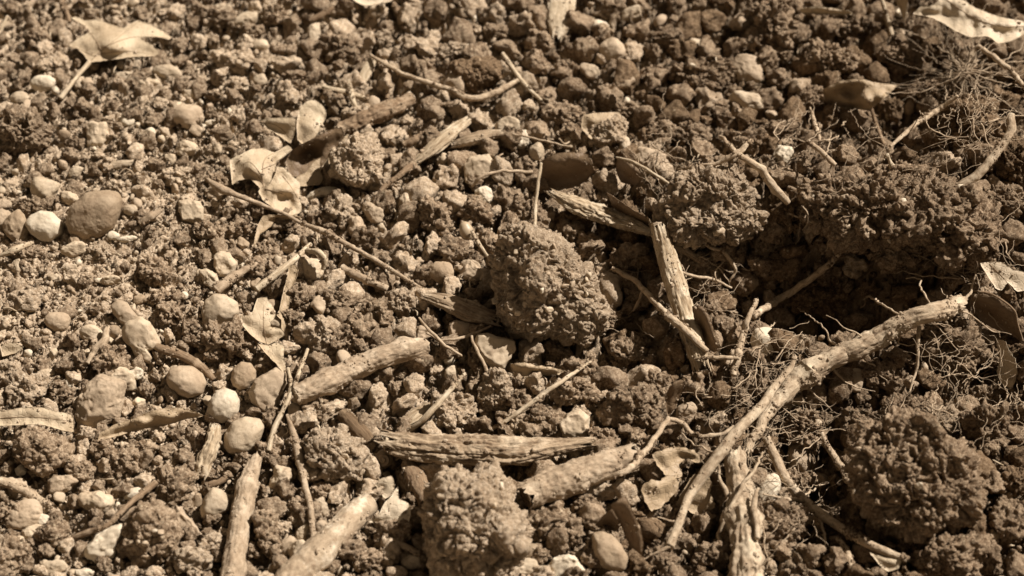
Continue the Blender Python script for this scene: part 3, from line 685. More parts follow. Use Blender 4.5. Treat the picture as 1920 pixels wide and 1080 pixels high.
# pebbles and stones ------------------------------------------------------------
S_ = [
 ('p',176,404,56,44,-38,'b','big oval brown pebble leaning against the round white one'), ('p',85,425,38,29,8,'w','white squat pebble left of the big oval brown pebble'),
 ('p',85,354,27,24,0,'l','pale round pebble above the white squat pebble'), ('q',3,415,24,29,0,'t','tan stone cut by the left edge beside the white pebble'),
 ('r',358,396,24,22,10,'l','small blocky cream stone right of the thin fallen twig'), ('p',213,443,13,10,0,'w','tiny white pebble under the big oval pebble'),
 ('p',239,448,18,7,-5,'w','flat white sliver of stone right of the big oval pebble'), ('q',421,497,22,28,-15,'l','pale stone above the broken grey twig'),
 ('q',393,524,20,22,0,'l','small cream stone at the thick end of the grey twig'), ('p',413,581,36,31,0,'l','round cream pebble sitting on the granular clod'),
 ('p',232,590,31,18,42,'t','bean-shaped tan pebble propped on the pale knobbly stone'), ('q',272,650,28,42,-35,'l','knobbly pale stone under the bean-shaped pebble'),
 ('p',108,603,26,19,0,'t','flat tan pebble sunk in the packed soil at left'), ('p',173,625,22,17,0,'l','cream pebble right of the flat sunken pebble'),
 ('p',213,622,13,13,0,'b',None), ('p',52,662,9,8,0,'w',None), ('p',15,655,32,12,-12,'t','flat pale stone half buried at the left edge'),
 ('p',347,716,38,32,8,'t','egg-shaped tan pebble left of the grey egg pebble'), ('q',218,707,34,27,0,'l','rough pale stone behind the grey flat stone'),
 ('p',455,705,27,26,-30,'b','grey-brown egg pebble left of the standing leaf tip'), ('r',190,757,45,54,10,'t','grey flat trapezoid stone standing over the curled leaf'),
 ('p',420,760,34,33,-20,'w','cracked white pebble below the grey egg pebble'), ('p',461,816,42,36,-25,'l','oval cream pebble below the cracked white pebble'),
 ('r',500,735,36,40,15,'t','tan wedge stone under the folded straw bundle'), ('p',401,946,31,31,0,'l','pale faceted pebble left of the straight stick'),
 ('p',372,928,14,24,15,'b','narrow brown pebble hugging the pale faceted one'), ('q',196,1022,40,33,-38,'w','bright white pointed stone left of the grit-flecked clod'),
 ('p',250,926,19,11,-20,'w','small bright white pebble on the slanting brown twig'), ('q',178,940,38,24,0,'l','pale broken stone above the slanting brown twig'),
 ('q',120,905,31,20,-10,'t',None), ('r',345,985,18,34,-30,'t','upright slab of brown stone below the pale faceted pebble'),
 ('q',40,965,40,30,0,'t','dusty stone with a pale vein near the left edge'), ('q',25,915,34,20,0,'t',None), ('q',60,1000,22,16,0,'l',None),
 ('p',80,157,23,18,-15,'w','white pebble at the tip of the lobed leaf stalk'), ('p',39,185,20,13,0,'l',None), ('p',312,135,28,14,12,'l','pale flat pebble in the shade side of the lobed leaf'),
 ('r',181,256,20,28,0,'l','pointed cream stone standing in the upper left gravel'), ('p',238,226,14,12,0,'w',None), ('p',351,218,34,24,0,'t','dusty round stone right of the tiny white pebble'),
 ('p',352,206,18,8,0,'l',None), ('p',282,247,10,8,0,'w',None), ('q',352,279,25,17,0,'l',None), ('p',225,308,26,9,-12,'l','thin cream flake above the bean of gravel'),
 ('p',143,322,16,10,-35,'l',None), ('p',303,261,8,8,0,'l',None), ('q',410,279,10,10,0,'l',None), ('p',85,116,5,5,0,'w',None), ('p',130,193,6,5,0,'w',None),
 ('p',395,230,10,6,0,'w',None), ('p',430,210,6,8,0,'w',None), ('q',165,155,14,10,0,'t',None), ('q',236,142,24,10,0,'l',None), ('q',285,155,20,8,0,'l',None),
 ('p',16,260,18,10,0,'t',None), ('q',460,40,24,20,0,'l',None), ('q',355,175,15,9,0,'l',None), ('q',415,25,24,18,0,'l',None),
 ('q',320,300,12,12,0,'l',None), ('q',480,20,16,18,0,'t',None), ('q',590,60,14,22,0,'l',None), ('p',490,85,16,12,0,'l',None), ('p',488,150,14,12,0,'l',None),
 ('p',570,205,12,8,0,'l',None),
 ('r',897,318,33,28,-8,'l','speckled cream stone with a flat lit top above the rootlet'), ('r',955,238,26,22,0,'l','rough cream stone at the end of the brown bark strip'),
 ('r',977,262,16,18,0,'w','small square white stone under the top straw root'), ('p',1007,284,14,18,0,'l',None), ('r',855,300,16,18,0,'t',None), ('r',830,300,14,14,0,'l',None),
 ('r',745,300,14,16,0,'t',None), ('q',908,368,19,20,0,'w','bright pitted stone below the speckled cream stone'), ('p',1122,49,19,12,0,'w','tiny bright white stone near the top centre'),
 ('p',1148,96,25,24,0,'t','round half-shaded pebble near the top centre'), ('p',1303,86,16,16,0,'l','small round cream pebble above the ledge-like clod'),
 ('q',1180,25,22,16,0,'l',None), ('q',1400,130,34,30,0,'t','tan rough stone right of the ledge-like clod'), ('r',1404,190,36,18,12,'l','cream wedge stone below the tan rough stone'),
 ('p',1170,270,12,16,0,'l',None), ('q',1215,300,34,22,10,'t','tan sunken stone behind the fine root fork'), ('p',1175,190,6,9,0,'w',None), ('p',1140,130,6,7,0,'w',None),
 ('r',1468,292,20,20,0,'w','white-tipped pointed stone behind the split clod'), ('p',890,35,7,8,0,'w',None), ('p',870,45,10,8,0,'l',None), ('p',945,62,7,10,0,'w',None), ('p',877,85,7,8,0,'w',None),
 ('q',1065,265,10,12,0,'l',None),
 ('p',828,511,25,22,0,'b','round brown pebble below the crumbly clod pair'), ('q',585,505,26,26,0,'l','cream bumpy stone beside the bark curl'), ('q',538,520,16,22,0,'l',None),
 ('q',600,365,38,14,-8,'w','long bright stone with a shaded pitted belly'), ('r',700,400,20,20,0,'t',None), ('r',670,430,18,26,-10,'t',None), ('q',880,500,22,16,0,'t',None), ('r',885,505,26,20,-20,'t','tan stone in the shade of the big central clod'),
 ('r',930,656,40,36,20,'l','rough cream stone below the big central clod'), ('r',862,620,24,24,0,'t',None), ('p',842,671,13,13,0,'w',None), ('p',847,700,13,16,0,'l',None),
 ('r',790,625,22,16,0,'t',None), ('r',1075,797,32,30,10,'l','cream stone with a darker rim right of the crumbly clod'), ('p',1143,1035,34,38,-30,'b','smooth grey cobble at the bottom right of the big bottom clod'),
 ('r',1062,1062,40,27,0,'w','white pitted stone on the bottom edge beside the cobble'), ('q',975,1066,34,20,0,'l','flat pale stone on the bottom edge by the white pitted stone'),
 ('q',525,893,25,29,15,'l','tilted cream stone right of the straight stick'), ('q',565,1040,24,30,-30,'l','cream stone against the lower end of the peeling stick'),
 ('q',567,1000,14,20,0,'l',None), ('q',600,950,14,18,-20,'l',None), ('p',1435,640,26,30,-20,'w','white rounded stone caught in the fine root tangle'),
 ('p',552,772,15,20,0,'l',None), ('p',700,812,12,16,0,'t',None), ('q',1290,770,22,20,0,'t',None), ('q',790,655,14,10,0,'l',None), ('q',770,1055,20,16,0,'l',None),
 ('q',1600,715,24,24,0,'t','dull stone in the hollow under the thick pale root'), ('p',1440,920,22,34,20,'w','bright husk-like stone right of the bare root stump'),
 ('q',210,525,20,12,0,'l',None), ('p',187,526,9,5,0,'w',None), ('q',140,468,28,16,0,'l',None), ('q',100,520,14,8,0,'l',None), ('p',345,554,8,8,0,'w',None),
 ('q',30,500,10,16,0,'l',None), ('q',130,505,16,10,0,'l',None), ('p',90,622,8,6,0,'l',None), ('q',30,425,26,40,0,'b',None), ('q',90,700,16,10,0,'l',None),
 ('q',255,700,16,14,0,'w',None), ('p',245,395,14,12,0,'l',None), ('q',330,690,12,8,0,'l',None), ('q',5,385,18,12,0,'t',None), ('q',132,372,18,14,0,'l',None),
 ('q',70,975,24,16,20,'w',None), ('q',30,1020,20,14,0,'l',None), ('p',180,985,5,5,0,'w',None), ('q',100,1062,30,14,0,'l',None), ('q',160,1075,20,12,0,'w',None),
]
for r in S_:
    k, x, y, a, b, rt, m, lb = r
    blob(k, x, y, a, b, rt, m, label=lb, lift=0.62 if k == 'p' else 0.5)
# ------------------------------------------------------------------ tubes: sticks, twigs, straws, roots
def spline(P, n):
    P = np.asarray(P, float)
    if len(P) == 2: P = np.stack([P[0], (P[0] + P[1]) / 2, P[1]])
    Q = np.concatenate([[2 * P[0] - P[1]], P, [2 * P[-1] - P[-2]]])
    seg = len(P) - 1; out = []
    L = np.linalg.norm(np.diff(P[:, :3], axis=0), axis=1); L = np.maximum(L, 1e-9); cum = np.concatenate([[0], np.cumsum(L)])
    for s in np.linspace(0, cum[-1], n):
        i = min(np.searchsorted(cum, s, side='right') - 1, seg - 1); t = (s - cum[i]) / L[i]
        p0, p1, p2, p3 = Q[i], Q[i + 1], Q[i + 2], Q[i + 3]
        out.append(0.5 * ((2 * p1) + (-p0 + p2) * t + (2 * p0 - 5 * p1 + 4 * p2 - p3) * t * t + (-p0 + 3 * p1 - 3 * p2 + p3) * t ** 3))
    return np.array(out)
def frames(C):
    T = np.gradient(C, axis=0); T /= np.linalg.norm(T, axis=1)[:, None]
    n = np.cross(T[0], [0.13, 0.2, 0.97]); n /= np.linalg.norm(n); Ns = [n]
    for i in range(1, len(C)):
        n = Ns[-1] - T[i] * (Ns[-1] @ T[i]); n /= np.linalg.norm(n); Ns.append(n)
    Ns = np.array(Ns); return T, Ns, np.cross(T, Ns)
def tube(pts, plates=0.0, rl=0.022, ring=10, step=None, seed=0, bump=0.08, bump_len=0.006, ridge=0.0, nridge=9, flat=1.0, jag=0.0, closed=True, wig=0.0, knot=0):
    """pts rows: x, y, z, r in world metres. returns V, F, grain, and the end rings"""
    pts = np.asarray(pts, float)
    L = np.linalg.norm(np.diff(pts[:, :3], axis=0), axis=1).sum()
    rm = pts[:, 3].mean()
    n = int(max(6, min(420, L / (step or max(0.0006, rm * 0.35)))))
    S = spline(pts, n); C, R = S[:, :3], np.maximum(S[:, 3], 0.00012)
    if wig:
        C = C + np.stack([perlin(np.stack([C[:, 0], C[:, 1], C[:, 2]], 1) / bump_len / 1.5 + k * 9, seed + k) for k in range(3)], 1) * wig
    T, A, B = frames(C)
    s = np.concatenate([[0], np.cumsum(np.linalg.norm(np.diff(C, axis=0), axis=1))])
    th = np.linspace(0, 2 * np.pi, ring, endpoint=False)
    ct, st = np.cos(th), np.sin(th)
    g = np.stack([np.outer(R, ct), np.outer(R, st), np.repeat(s[:, None], ring, 1)], -1).reshape(-1, 3)
    o = seed * 1.37
    f = 1 + bump * 1.6 * perlin(g / bump_len + o, seed) + bump * perlin(g / (bump_len * 0.35) + o, seed + 1)
    if ridge:
        q = np.stack([np.repeat(ct[None], n, 0).ravel() * nridge / 3, np.repeat(st[None], n, 0).ravel() * nridge / 3, g[:, 2] / rl], 1)
        f += ridge * (perlin(q + o, seed + 2) + 0.6 * perlin(q * 2.1 + o, seed + 3) + 0.4 * perlin(q * np.array([4.3, 4.3, 3.0]) + o, seed + 4))
    if plates:
        f += plates * facets(g / np.array([0.007, 0.007, 0.022]) + o, seed + 6) + 0.6 * plates * facets(g / np.array([0.003, 0.003, 0.008]) + o, seed + 7)
    if knot:
        for k in range(knot):
            r5 = np.random.default_rng(seed + k); sk = r5.uniform(0.15, 0.85) * s[-1]; f += 0.35 * np.exp(-((g[:, 2] - sk) / (rm * 0.8)) ** 2) * (0.5 + 0.5 * np.cos(np.tile(th, n) - r5.uniform(0, 6)))
    rr = (np.repeat(R[:, None], ring, 1).ravel() * np.maximum(f, 0.2)).reshape(n, ring)
    V = C[:, None] + A[:, None] * (rr * ct)[..., None] + B[:, None] * (rr * st * flat)[..., None]
    if jag:
        for e, sg in ((0, -1), (n - 1, 1)):
            j = perlin(np.stack([ct * 2.2, st * 2.2, np.full(ring, seed + e + .5)], 1), seed + 9) + 0.5 * perlin(np.stack([ct * 6, st * 6, np.full(ring, seed + e + .5)], 1), seed + 8)
            for k in range(0, min(12, n // 3)):
                w = (1 - k / 12.0); V[e + k * (1 if e == 0 else -1)] += T[e][None] * sg * (j * jag * rm * w)[:, None]
    V = V.reshape(-1, 3)
    i = np.arange((n - 1) * ring).reshape(n - 1, ring); nx_ = np.roll(i, -1, 1)
    F = np.stack([i, i + ring, nx_ + ring, nx_], -1).reshape(-1, 4)
    out = [F]
    if closed:
        c0, c1 = V[:ring].mean(0), V[-ring:].mean(0); m = len(V)
        V = np.concatenate([V, [c0 + 0 * T[0], c1]]); g = np.concatenate([g, [[0, 0, 0], [0, 0, s[-1]]]])
        a = np.arange(ring); b2 = np.roll(a, -1)
        out.append(np.stack([np.full(ring, m), a, b2], 1)); out.append(np.stack([np.full(ring, m + 1), len(V) - 2 - ring + b2, len(V) - 2 - ring + a], 1))
    return V, out, g, (C, R, T, A, B)
def path(rows, h_is_center=True):
    """rows x, y, h_mm (height of the axis above the soil), r_px -> world rows"""
    rows = [tuple(r) for r in rows]
    x = np.array([r[0] for r in rows], float); y = np.array([r[1] for r in rows], float)
    h = np.array([r[2] for r in rows], float) * MM; rp = np.array([r[3] for r in rows], float)
    P = at(x, y, h)
    s = ((P - CAM) @ FWD) / FPX
    return np.concatenate([P, (rp * s)[:, None]], 1)
def occ_path(rows):
    for (a, b) in zip(rows[:-1], rows[1:]):
        k = max(2, int(math.hypot(a[0] - b[0], a[1] - b[1]) / 8))
        for t in np.linspace(0, 1, k): occupy(a[0] + (b[0] - a[0]) * t, a[1] + (b[1] - a[1]) * t, max(4, a[3]))
def end_cap(P, R, T, A, B, out_dir, mat, parent, hollow=0.0, seed=0, flat=1.0):
    D, F = ico(4)
    loc = D * np.array([1, 1, 0.32])
    k = 1 + 0.15 * perlin(D * 3, seed); depth = -hollow * np.exp(-((D[:, 0] ** 2 + D[:, 1] ** 2) / 0.35)) * (D[:, 2] > 0)
    loc = loc * k[:, None]; loc[:, 2] += depth + 0.12 * perlin(D * 5, seed + 1)
    W = P + (A * loc[:, :1] + B * loc[:, 1:2] * flat) * R * 0.93 + T * out_dir * loc[:, 2:3] * R
    return world_mesh('broken_end', W, F, mat, parent, grain=loc * R * np.array([1, 1, 3.0]))
LS = [500]
def stuck_soil(V, parent, count, seed, mat='clod_soil', size=0.00034):
    """crumbs of soil clinging to a stick, root or leaf, in patches"""
    r = np.random.default_rng(seed); up = V[:, 2] - np.median(V[:, 2])
    w = np.clip(perlin(V / 0.012 + seed, seed) + 0.12, 0, 1) ** 1.5 * (0.3 + (up > -0.004)); w = w / (w.sum() + 1e-12)
    if not np.isfinite(w).all() or w.sum() < 0.5: return
    c = V[r.choice(len(V), count, p=w)]; D1, F1 = ico(2)
    rad = (size * (r.pareto(2.2, count) + 1)).clip(0, 0.0013)
    nz = 1 + 0.45 * perlin((D1[None] * 1.7 + np.arange(count)[:, None, None] * 3.1).reshape(-1, 3), seed).reshape(count, -1)
    W = (D1[None] * (rad[:, None] * nz)[:, :, None] * r.uniform(0.6, 1.2, (count, 1, 3)) + c[:, None]).reshape(-1, 3)
    F = (F1[None] + (np.arange(count) * len(D1))[:, None, None]).reshape(-1, 3)
    o = world_mesh('stuck_soil', W, F, mat, parent); o['kind'] = 'stuff'
def stick(name, label, cat, rows, mat, caps=('stick_bark', 'stick_bark'), ring=72, hollow=0.0, **kw):
    LS[0] += 1
    W = path(rows); t = empty(name, W[len(W) // 2][:3] - np.array([0, 0, W[len(W) // 2][3]]))
    V, F, g, (C, R, T, A, B) = tube(W, ring=ring, seed=LS[0], closed=False, step=0.0006, **kw)
    fl = kw.get('flat', 1.0)
    world_mesh('bark' if 'stick' in name or 'twig' in name else 'wood', V, F, mat, t, grain=g)
    for k, e, d in ((0, 0, -1), (1, -1, 1)):
        if caps[k]: end_cap(C[e], R[e], T[e], A[e], B[e], d, caps[k], t, hollow if k == 0 else 0.1, LS[0] + k, fl)
    stuck_soil(V, t, int(8 + 900 * np.linalg.norm(W[0][:3] - W[-1][:3])), LS[0], 'pale_clod_soil')
    lab(t, label, cat); occ_path(rows)
    return t
def strand(name, label, cat, rows, mat, ring=8, group=None, parent=None, look=None, **kw):
    LS[0] += 1
    kw.setdefault('bump', 0.10); kw.setdefault('bump_len', 0.004)
    if mat == 'fine_root' and parent is not None: rows = [(*r[:3], r[3] * 0.85 * (1 - 0.55 * i / (len(rows) - 1))) for i, r in enumerate(rows)]
    V, F, g, _ = tube(path(rows), ring=ring, seed=LS[0], **kw)
    o = world_mesh(name, V, F, mat, parent, grain=g)
    if parent is None and max(r[3] for r in rows) > 3.5 and group is None: stuck_soil(V, o, int(20 + 3.2 * sum(r[3] for r in rows)), LS[0], size=0.00026)
    if parent is None:
        if label: lab(o, label, cat, group)
        else: auto_label(o, look, cat, rows[len(rows) // 2][0], rows[len(rows) // 2][1], group)
    return o

# the sticks ---------------------------------------------------------------------
stick('stick', 'fat grey stick slanting up to the right in the middle left', 'stick', [(556, 742, 11, 20), (600, 722, 12, 22), (665, 690, 13, 22), (720, 668, 13, 21), (770, 655, 11, 20), (795, 650, 9, 18)], 'stick_bark', hollow=0.1, plates=0.045, bump=0.09, rl=0.035, ridge=0.07, jag=0.4, knot=2)
stick('stick', 'sawn-looking stick with a hollow dark end beside the splintered wood', 'stick', [(985, 932, 13, 27), (1040, 906, 13, 29), (1110, 880, 13, 28), (1192, 855, 11, 25)], 'stick_bark', caps=('dark_wood', 'stick_bark'), hollow=1.2, plates=0.05, bump=0.08, rl=0.035, ridge=0.06, jag=0.8, knot=2)
stick('stick', 'peeling stick with bright patches running off the bottom edge', 'stick', [(515, 1125, 9, 30), (560, 1070, 9, 29), (620, 1012, 9, 27), (672, 960, 9, 25), (690, 944, 9, 22)], 'peeling_bark', caps=(None, 'pale_wood'), plates=0.03, bump=0.05, ridge=0.02, jag=0.2, knot=1)
stick('stick', 'straight stick standing clear at lower left, running off the bottom', 'stick', [(430, 1110, 8, 22), (442, 1030, 8, 21), (458, 940, 8, 20), (478, 862, 7, 13)], 'stick_bark', caps=(None, 'stick_bark'), plates=0.045, bump=0.08, rl=0.035, ridge=0.08, jag=0.9, knot=2)
stick('stick', 'grooved post-like stick leaning down the middle right', 'stick', [(1233, 420, 34, 15), (1250, 480, 26, 19), (1275, 560, 16, 20), (1300, 640, 9, 19), (1318, 700, 5, 16)], 'pale_wood', bump=0.05, ridge=0.12, nridge=12, jag=1.5)
stick('twig_stub', 'mossy thick twig half covered in soil near the top middle', 'stick', [(640, 248, 6, 15), (690, 222, 7, 16), (730, 205, 6, 16), (772, 185, 4, 11)], 'twig_brown', bump=0.16, ridge=0.05, jag=0.5)
stick('twig_stub', 'short dark rounded stick end above the round snail shell', 'stick', [(642, 776, 5, 12), (665, 800, 6, 16), (690, 828, 4, 14)], 'dark_wood', caps=('dark_wood', 'dark_wood'), ring=48, bump=0.08)
stick('twig_stub', 'stubby bark piece leaning under the splintered wood', 'stick', [(765, 868, 6, 14), (783, 905, 6, 18), (800, 945, 4, 14)], 'twig_brown', caps=('twig_brown', 'twig_brown'), ring=48, bump=0.12)
stick('wood_chunk', 'long splintered piece of weathered wood lying level at lower middle', 'wood piece', [(728, 828, 12, 21), (760, 835, 13, 28), (820, 842, 13, 32), (900, 845, 13, 34), (980, 846, 12, 31), (1040, 838, 10, 20), (1108, 830, 8, 11)], 'split_wood', caps=('pale_wood', 'split_wood'), ring=120, bump=0.08, ridge=0.20, nridge=7, rl=0.05, flat=0.8, jag=1.1, plates=0.10)
stick('wood_splinter', 'pale torn wood splinter pointing up right near the top middle', 'wood piece', [(778, 303, 6, 7), (815, 275, 9, 16), (850, 245, 9, 15), (884, 220, 7, 8)], 'pale_wood', bump=0.05, ridge=0.22, nridge=9, flat=0.5, jag=2.0, ring=60)
stick('bark_strip', 'flaking pale bark strip above the big central clod', 'bark', [(1035, 360, 14, 6), (1075, 382, 14, 19), (1125, 400, 14, 21), (1175, 418, 14, 17), (1222, 436, 12, 8)], 'pale_wood', bump=0.14, ridge=0.20, nridge=9, flat=0.7, jag=1.4, ring=90, plates=0.14)
stick('bark_strip', 'thin split bark running down right from the top of the grooved stick', 'bark', [(1250, 448, 20, 7), (1285, 470, 16, 9), (1315, 490, 12, 9), (1345, 515, 8, 4)], 'split_wood', ring=40, bump=0.1, ridge=0.2, flat=0.6, jag=1.5)
stick('bark_strip', 'brown curved bark strip leading to the rough cream stone', 'bark', [(848, 272, 6, 8), (880, 262, 8, 13), (920, 252, 8, 12), (968, 250, 6, 7)], 'split_wood', ring=50, bump=0.1, ridge=0.15, flat=0.7, jag=1.2)
stick('wood_chip', 'brown wood chip wedged at the left foot of the central clod', 'wood piece', [(800, 556, 9, 11), (835, 566, 10, 20), (885, 585, 8, 24), (935, 600, 5, 14)], 'split_wood', ring=70, bump=0.06, ridge=0.16, flat=0.6, jag=1.2)
stick('wood_chip', 'gnarled pale wood knot standing left of the straight stick', 'wood piece', [(405, 800, 9, 11), (398, 830, 8, 14), (385, 865, 6, 15), (378, 893, 4, 9)], 'pale_wood', ring=60, bump=0.2, ridge=0.15, jag=1.0)
stick('wood_chip', 'bleached fibrous wood chip above the splintered wood', 'wood piece', [(750, 800, 4, 7), (775, 785, 6, 20), (805, 765, 6, 16), (830, 745, 4, 4)], 'pale_wood', ring=60, bump=0.06, ridge=0.3, flat=0.35, jag=2.0)
stick('wood_chip', 'tiny flat wood chip standing near the top middle', 'wood piece', [(675, 160, 3, 8), (685, 138, 6, 11), (698, 112, 9, 9)], 'straw', ring=40, bump=0.05, ridge=0.1, flat=0.3, jag=0.6)
stick('bark_flake', 'pale standing bark flake at the top edge right of middle', 'bark', [(1045, 66, 3, 12), (1050, 40, 6, 24), (1054, 5, 11, 25), (1055, -30, 14, 20)], 'straw', ring=60, bump=0.08, ridge=0.06, flat=0.3, jag=1.0)

# roots --------------------------------------------------------------------------
big = [(1400, 850, 14, 8), (1428, 795, 16, 10), (1462, 745, 18, 15), (1500, 708, 20, 22), (1560, 674, 23, 20), (1640, 636, 27, 20), (1700, 602, 31, 18), (1750, 585, 33, 18), (1802, 570, 34, 16)]
LS[0] += 1
V, F, g, _ = tube(path(big), ring=72, step=0.0007, seed=61, bump=0.07, bump_len=0.006, ridge=0.09, nridge=10, rl=0.012, jag=1.2, knot=1, wig=0.0015, plates=0.06)
root = world_mesh('thick_root', V, F, 'root_bark', None, grain=g); stuck_soil(V, root, 350, 61, 'pale_clod_soil'); lab(root, 'thick pale root curving up to the right across the dark hollow', 'root'); occ_path(big)
for rows in ([(1560, 690, 18, 3), (1590, 720, 12, 2.5), (1640, 735, 8, 2)], [(1722, 612, 24, 5), (1722, 660, 18, 5), (1715, 700, 12, 5), (1700, 748, 6, 4)],
             [(1640, 640, 28, 2), (1605, 625, 30, 2.5), (1580, 610, 30, 2), (1550, 590, 26, 2)], [(1700, 600, 32, 2.5), (1660, 575, 30, 3), (1630, 557, 28, 4), (1618, 562, 26, 3)],
             [(1745, 570, 36, 2), (1728, 545, 36, 3), (1722, 520, 34, 2.5), (1697, 520, 34, 3)], [(1600, 660, 26, 2), (1560, 640, 22, 3), (1540, 610, 22, 2.5), (1495, 577, 20, 2.5)],
             [(1790, 575, 34, 3), (1820, 590, 30, 2.5), (1860, 620, 26, 2), (1898, 625, 24, 1.5)], [(1800, 575, 34, 4), (1820, 545, 34, 4), (1828, 515, 34, 3)],
             [(1610, 660, 22, 2), (1640, 690, 12, 2.5), (1665, 715, 9, 2)], [(1750, 600, 28, 1.5), (1790, 650, 22, 1.5), (1830, 700, 16, 1.2)],
             [(1690, 622, 24, 2), (1686, 645, 20, 2), (1730, 645, 18, 2)], [(1490, 720, 16, 2), (1530, 740, 12, 2), (1560, 770, 8, 2)]):
    strand('rootlet', None, None, rows, 'fine_root', parent=root, wig=0.0012, knot=1)
st_rows = [(1378, 850, 15, 20), (1385, 900, 14, 25), (1395, 960, 13, 28), (1398, 1030, 12, 29), (1400, 1120, 11, 30)]
LS[0] += 1
V, F, g, _ = tube(path(st_rows), ring=72, step=0.0007, seed=67, bump=0.14, bump_len=0.009, ridge=0.12, nridge=9, jag=0.4, knot=2, wig=0.001, plates=0.07)
stump = world_mesh('thick_root', V, F, 'root_bark', None, grain=g); stuck_soil(V, stump, 250, 67, 'pale_clod_soil'); lab(stump, 'bare pale root stump running straight down off the bottom edge', 'root'); occ_path(st_rows)
for rows in ([(1430, 850, 18, 2), (1415, 880, 24, 3), (1385, 920, 24, 4), (1355, 985, 16, 4), (1345, 1000, 12, 3)], [(1420, 915, 24, 3), (1415, 950, 24, 6), (1420, 1010, 20, 5)],
             [(1345, 850, 20, 3), (1348, 890, 18, 3), (1360, 920, 18, 5), (1366, 950, 16, 4), (1352, 985, 12, 3), (1350, 1020, 8, 4), (1365, 1050, 6, 3)]):
    strand('rootlet', None, None, rows, 'root_bark', parent=stump, wig=0.001, knot=1)
fork = [(1490, 668, 26, 4), (1482, 690, 28, 5), (1455, 722, 28, 8), (1425, 765, 26, 9), (1385, 805, 24, 10), (1350, 850, 22, 11), (1318, 892, 20, 10), (1290, 935, 18, 8), (1272, 985, 14, 8), (1255, 1025, 10, 9)]
V, F, g, _ = tube(path(fork), ring=24, seed=71, bump=0.10, bump_len=0.008, ridge=0.05, step=0.0008)
fk = world_mesh('long_root', V, F, 'root_bark', None, grain=g); stuck_soil(V, fk, 120, 71, 'pale_clod_soil'); lab(fk, 'long smooth root running down left over the crumbling leaf', 'root')
for rows in ([(1255, 1025, 10, 5), (1230, 1038, 8, 4), (1205, 1050, 5, 3)], [(1270, 978, 14, 3), (1250, 973, 14, 3), (1232, 970, 14, 3)], [(1272, 985, 12, 3), (1285, 1000, 8, 2)],
             [(1350, 852, 21, 4), (1320, 840, 16, 3), (1290, 825, 10, 3), (1270, 800, 8, 4)]):
    strand('rootlet', None, None, rows, 'fine_root', parent=fk, wig=0.001)
rr = [(1436, 820, 18, 8), (1450, 850, 18, 9), (1475, 900, 16, 9), (1505, 935, 14, 9), (1545, 968, 12, 9), (1600, 1005, 11, 8), (1650, 1030, 10, 8), (1700, 1048, 9, 5)]
V, F, g, _ = tube(path(rr), ring=20, seed=73, bump=0.08, ridge=0.04, knot=3)
r4 = world_mesh('side_root', V, F, 'fine_root', None, grain=g); stuck_soil(V, r4, 350, 73); lab(r4, 'brown side root slanting down right below the giant clod', 'root')
for rows in ([(1512, 940, 14, 6), (1475, 935, 14, 6), (1430, 927, 14, 4)], [(1530, 960, 10, 3), (1545, 1000, 8, 4), (1545, 1040, 5, 3)], [(1500, 935, 14, 3), (1530, 915, 12, 3), (1555, 905, 10, 2)],
             [(1560, 985, 12, 2), (1560, 960, 14, 3)], [(1595, 1000, 11, 2), (1598, 985, 13, 2)]):
    strand('rootlet', None, None, rows, 'fine_root', parent=r4, wig=0.001)
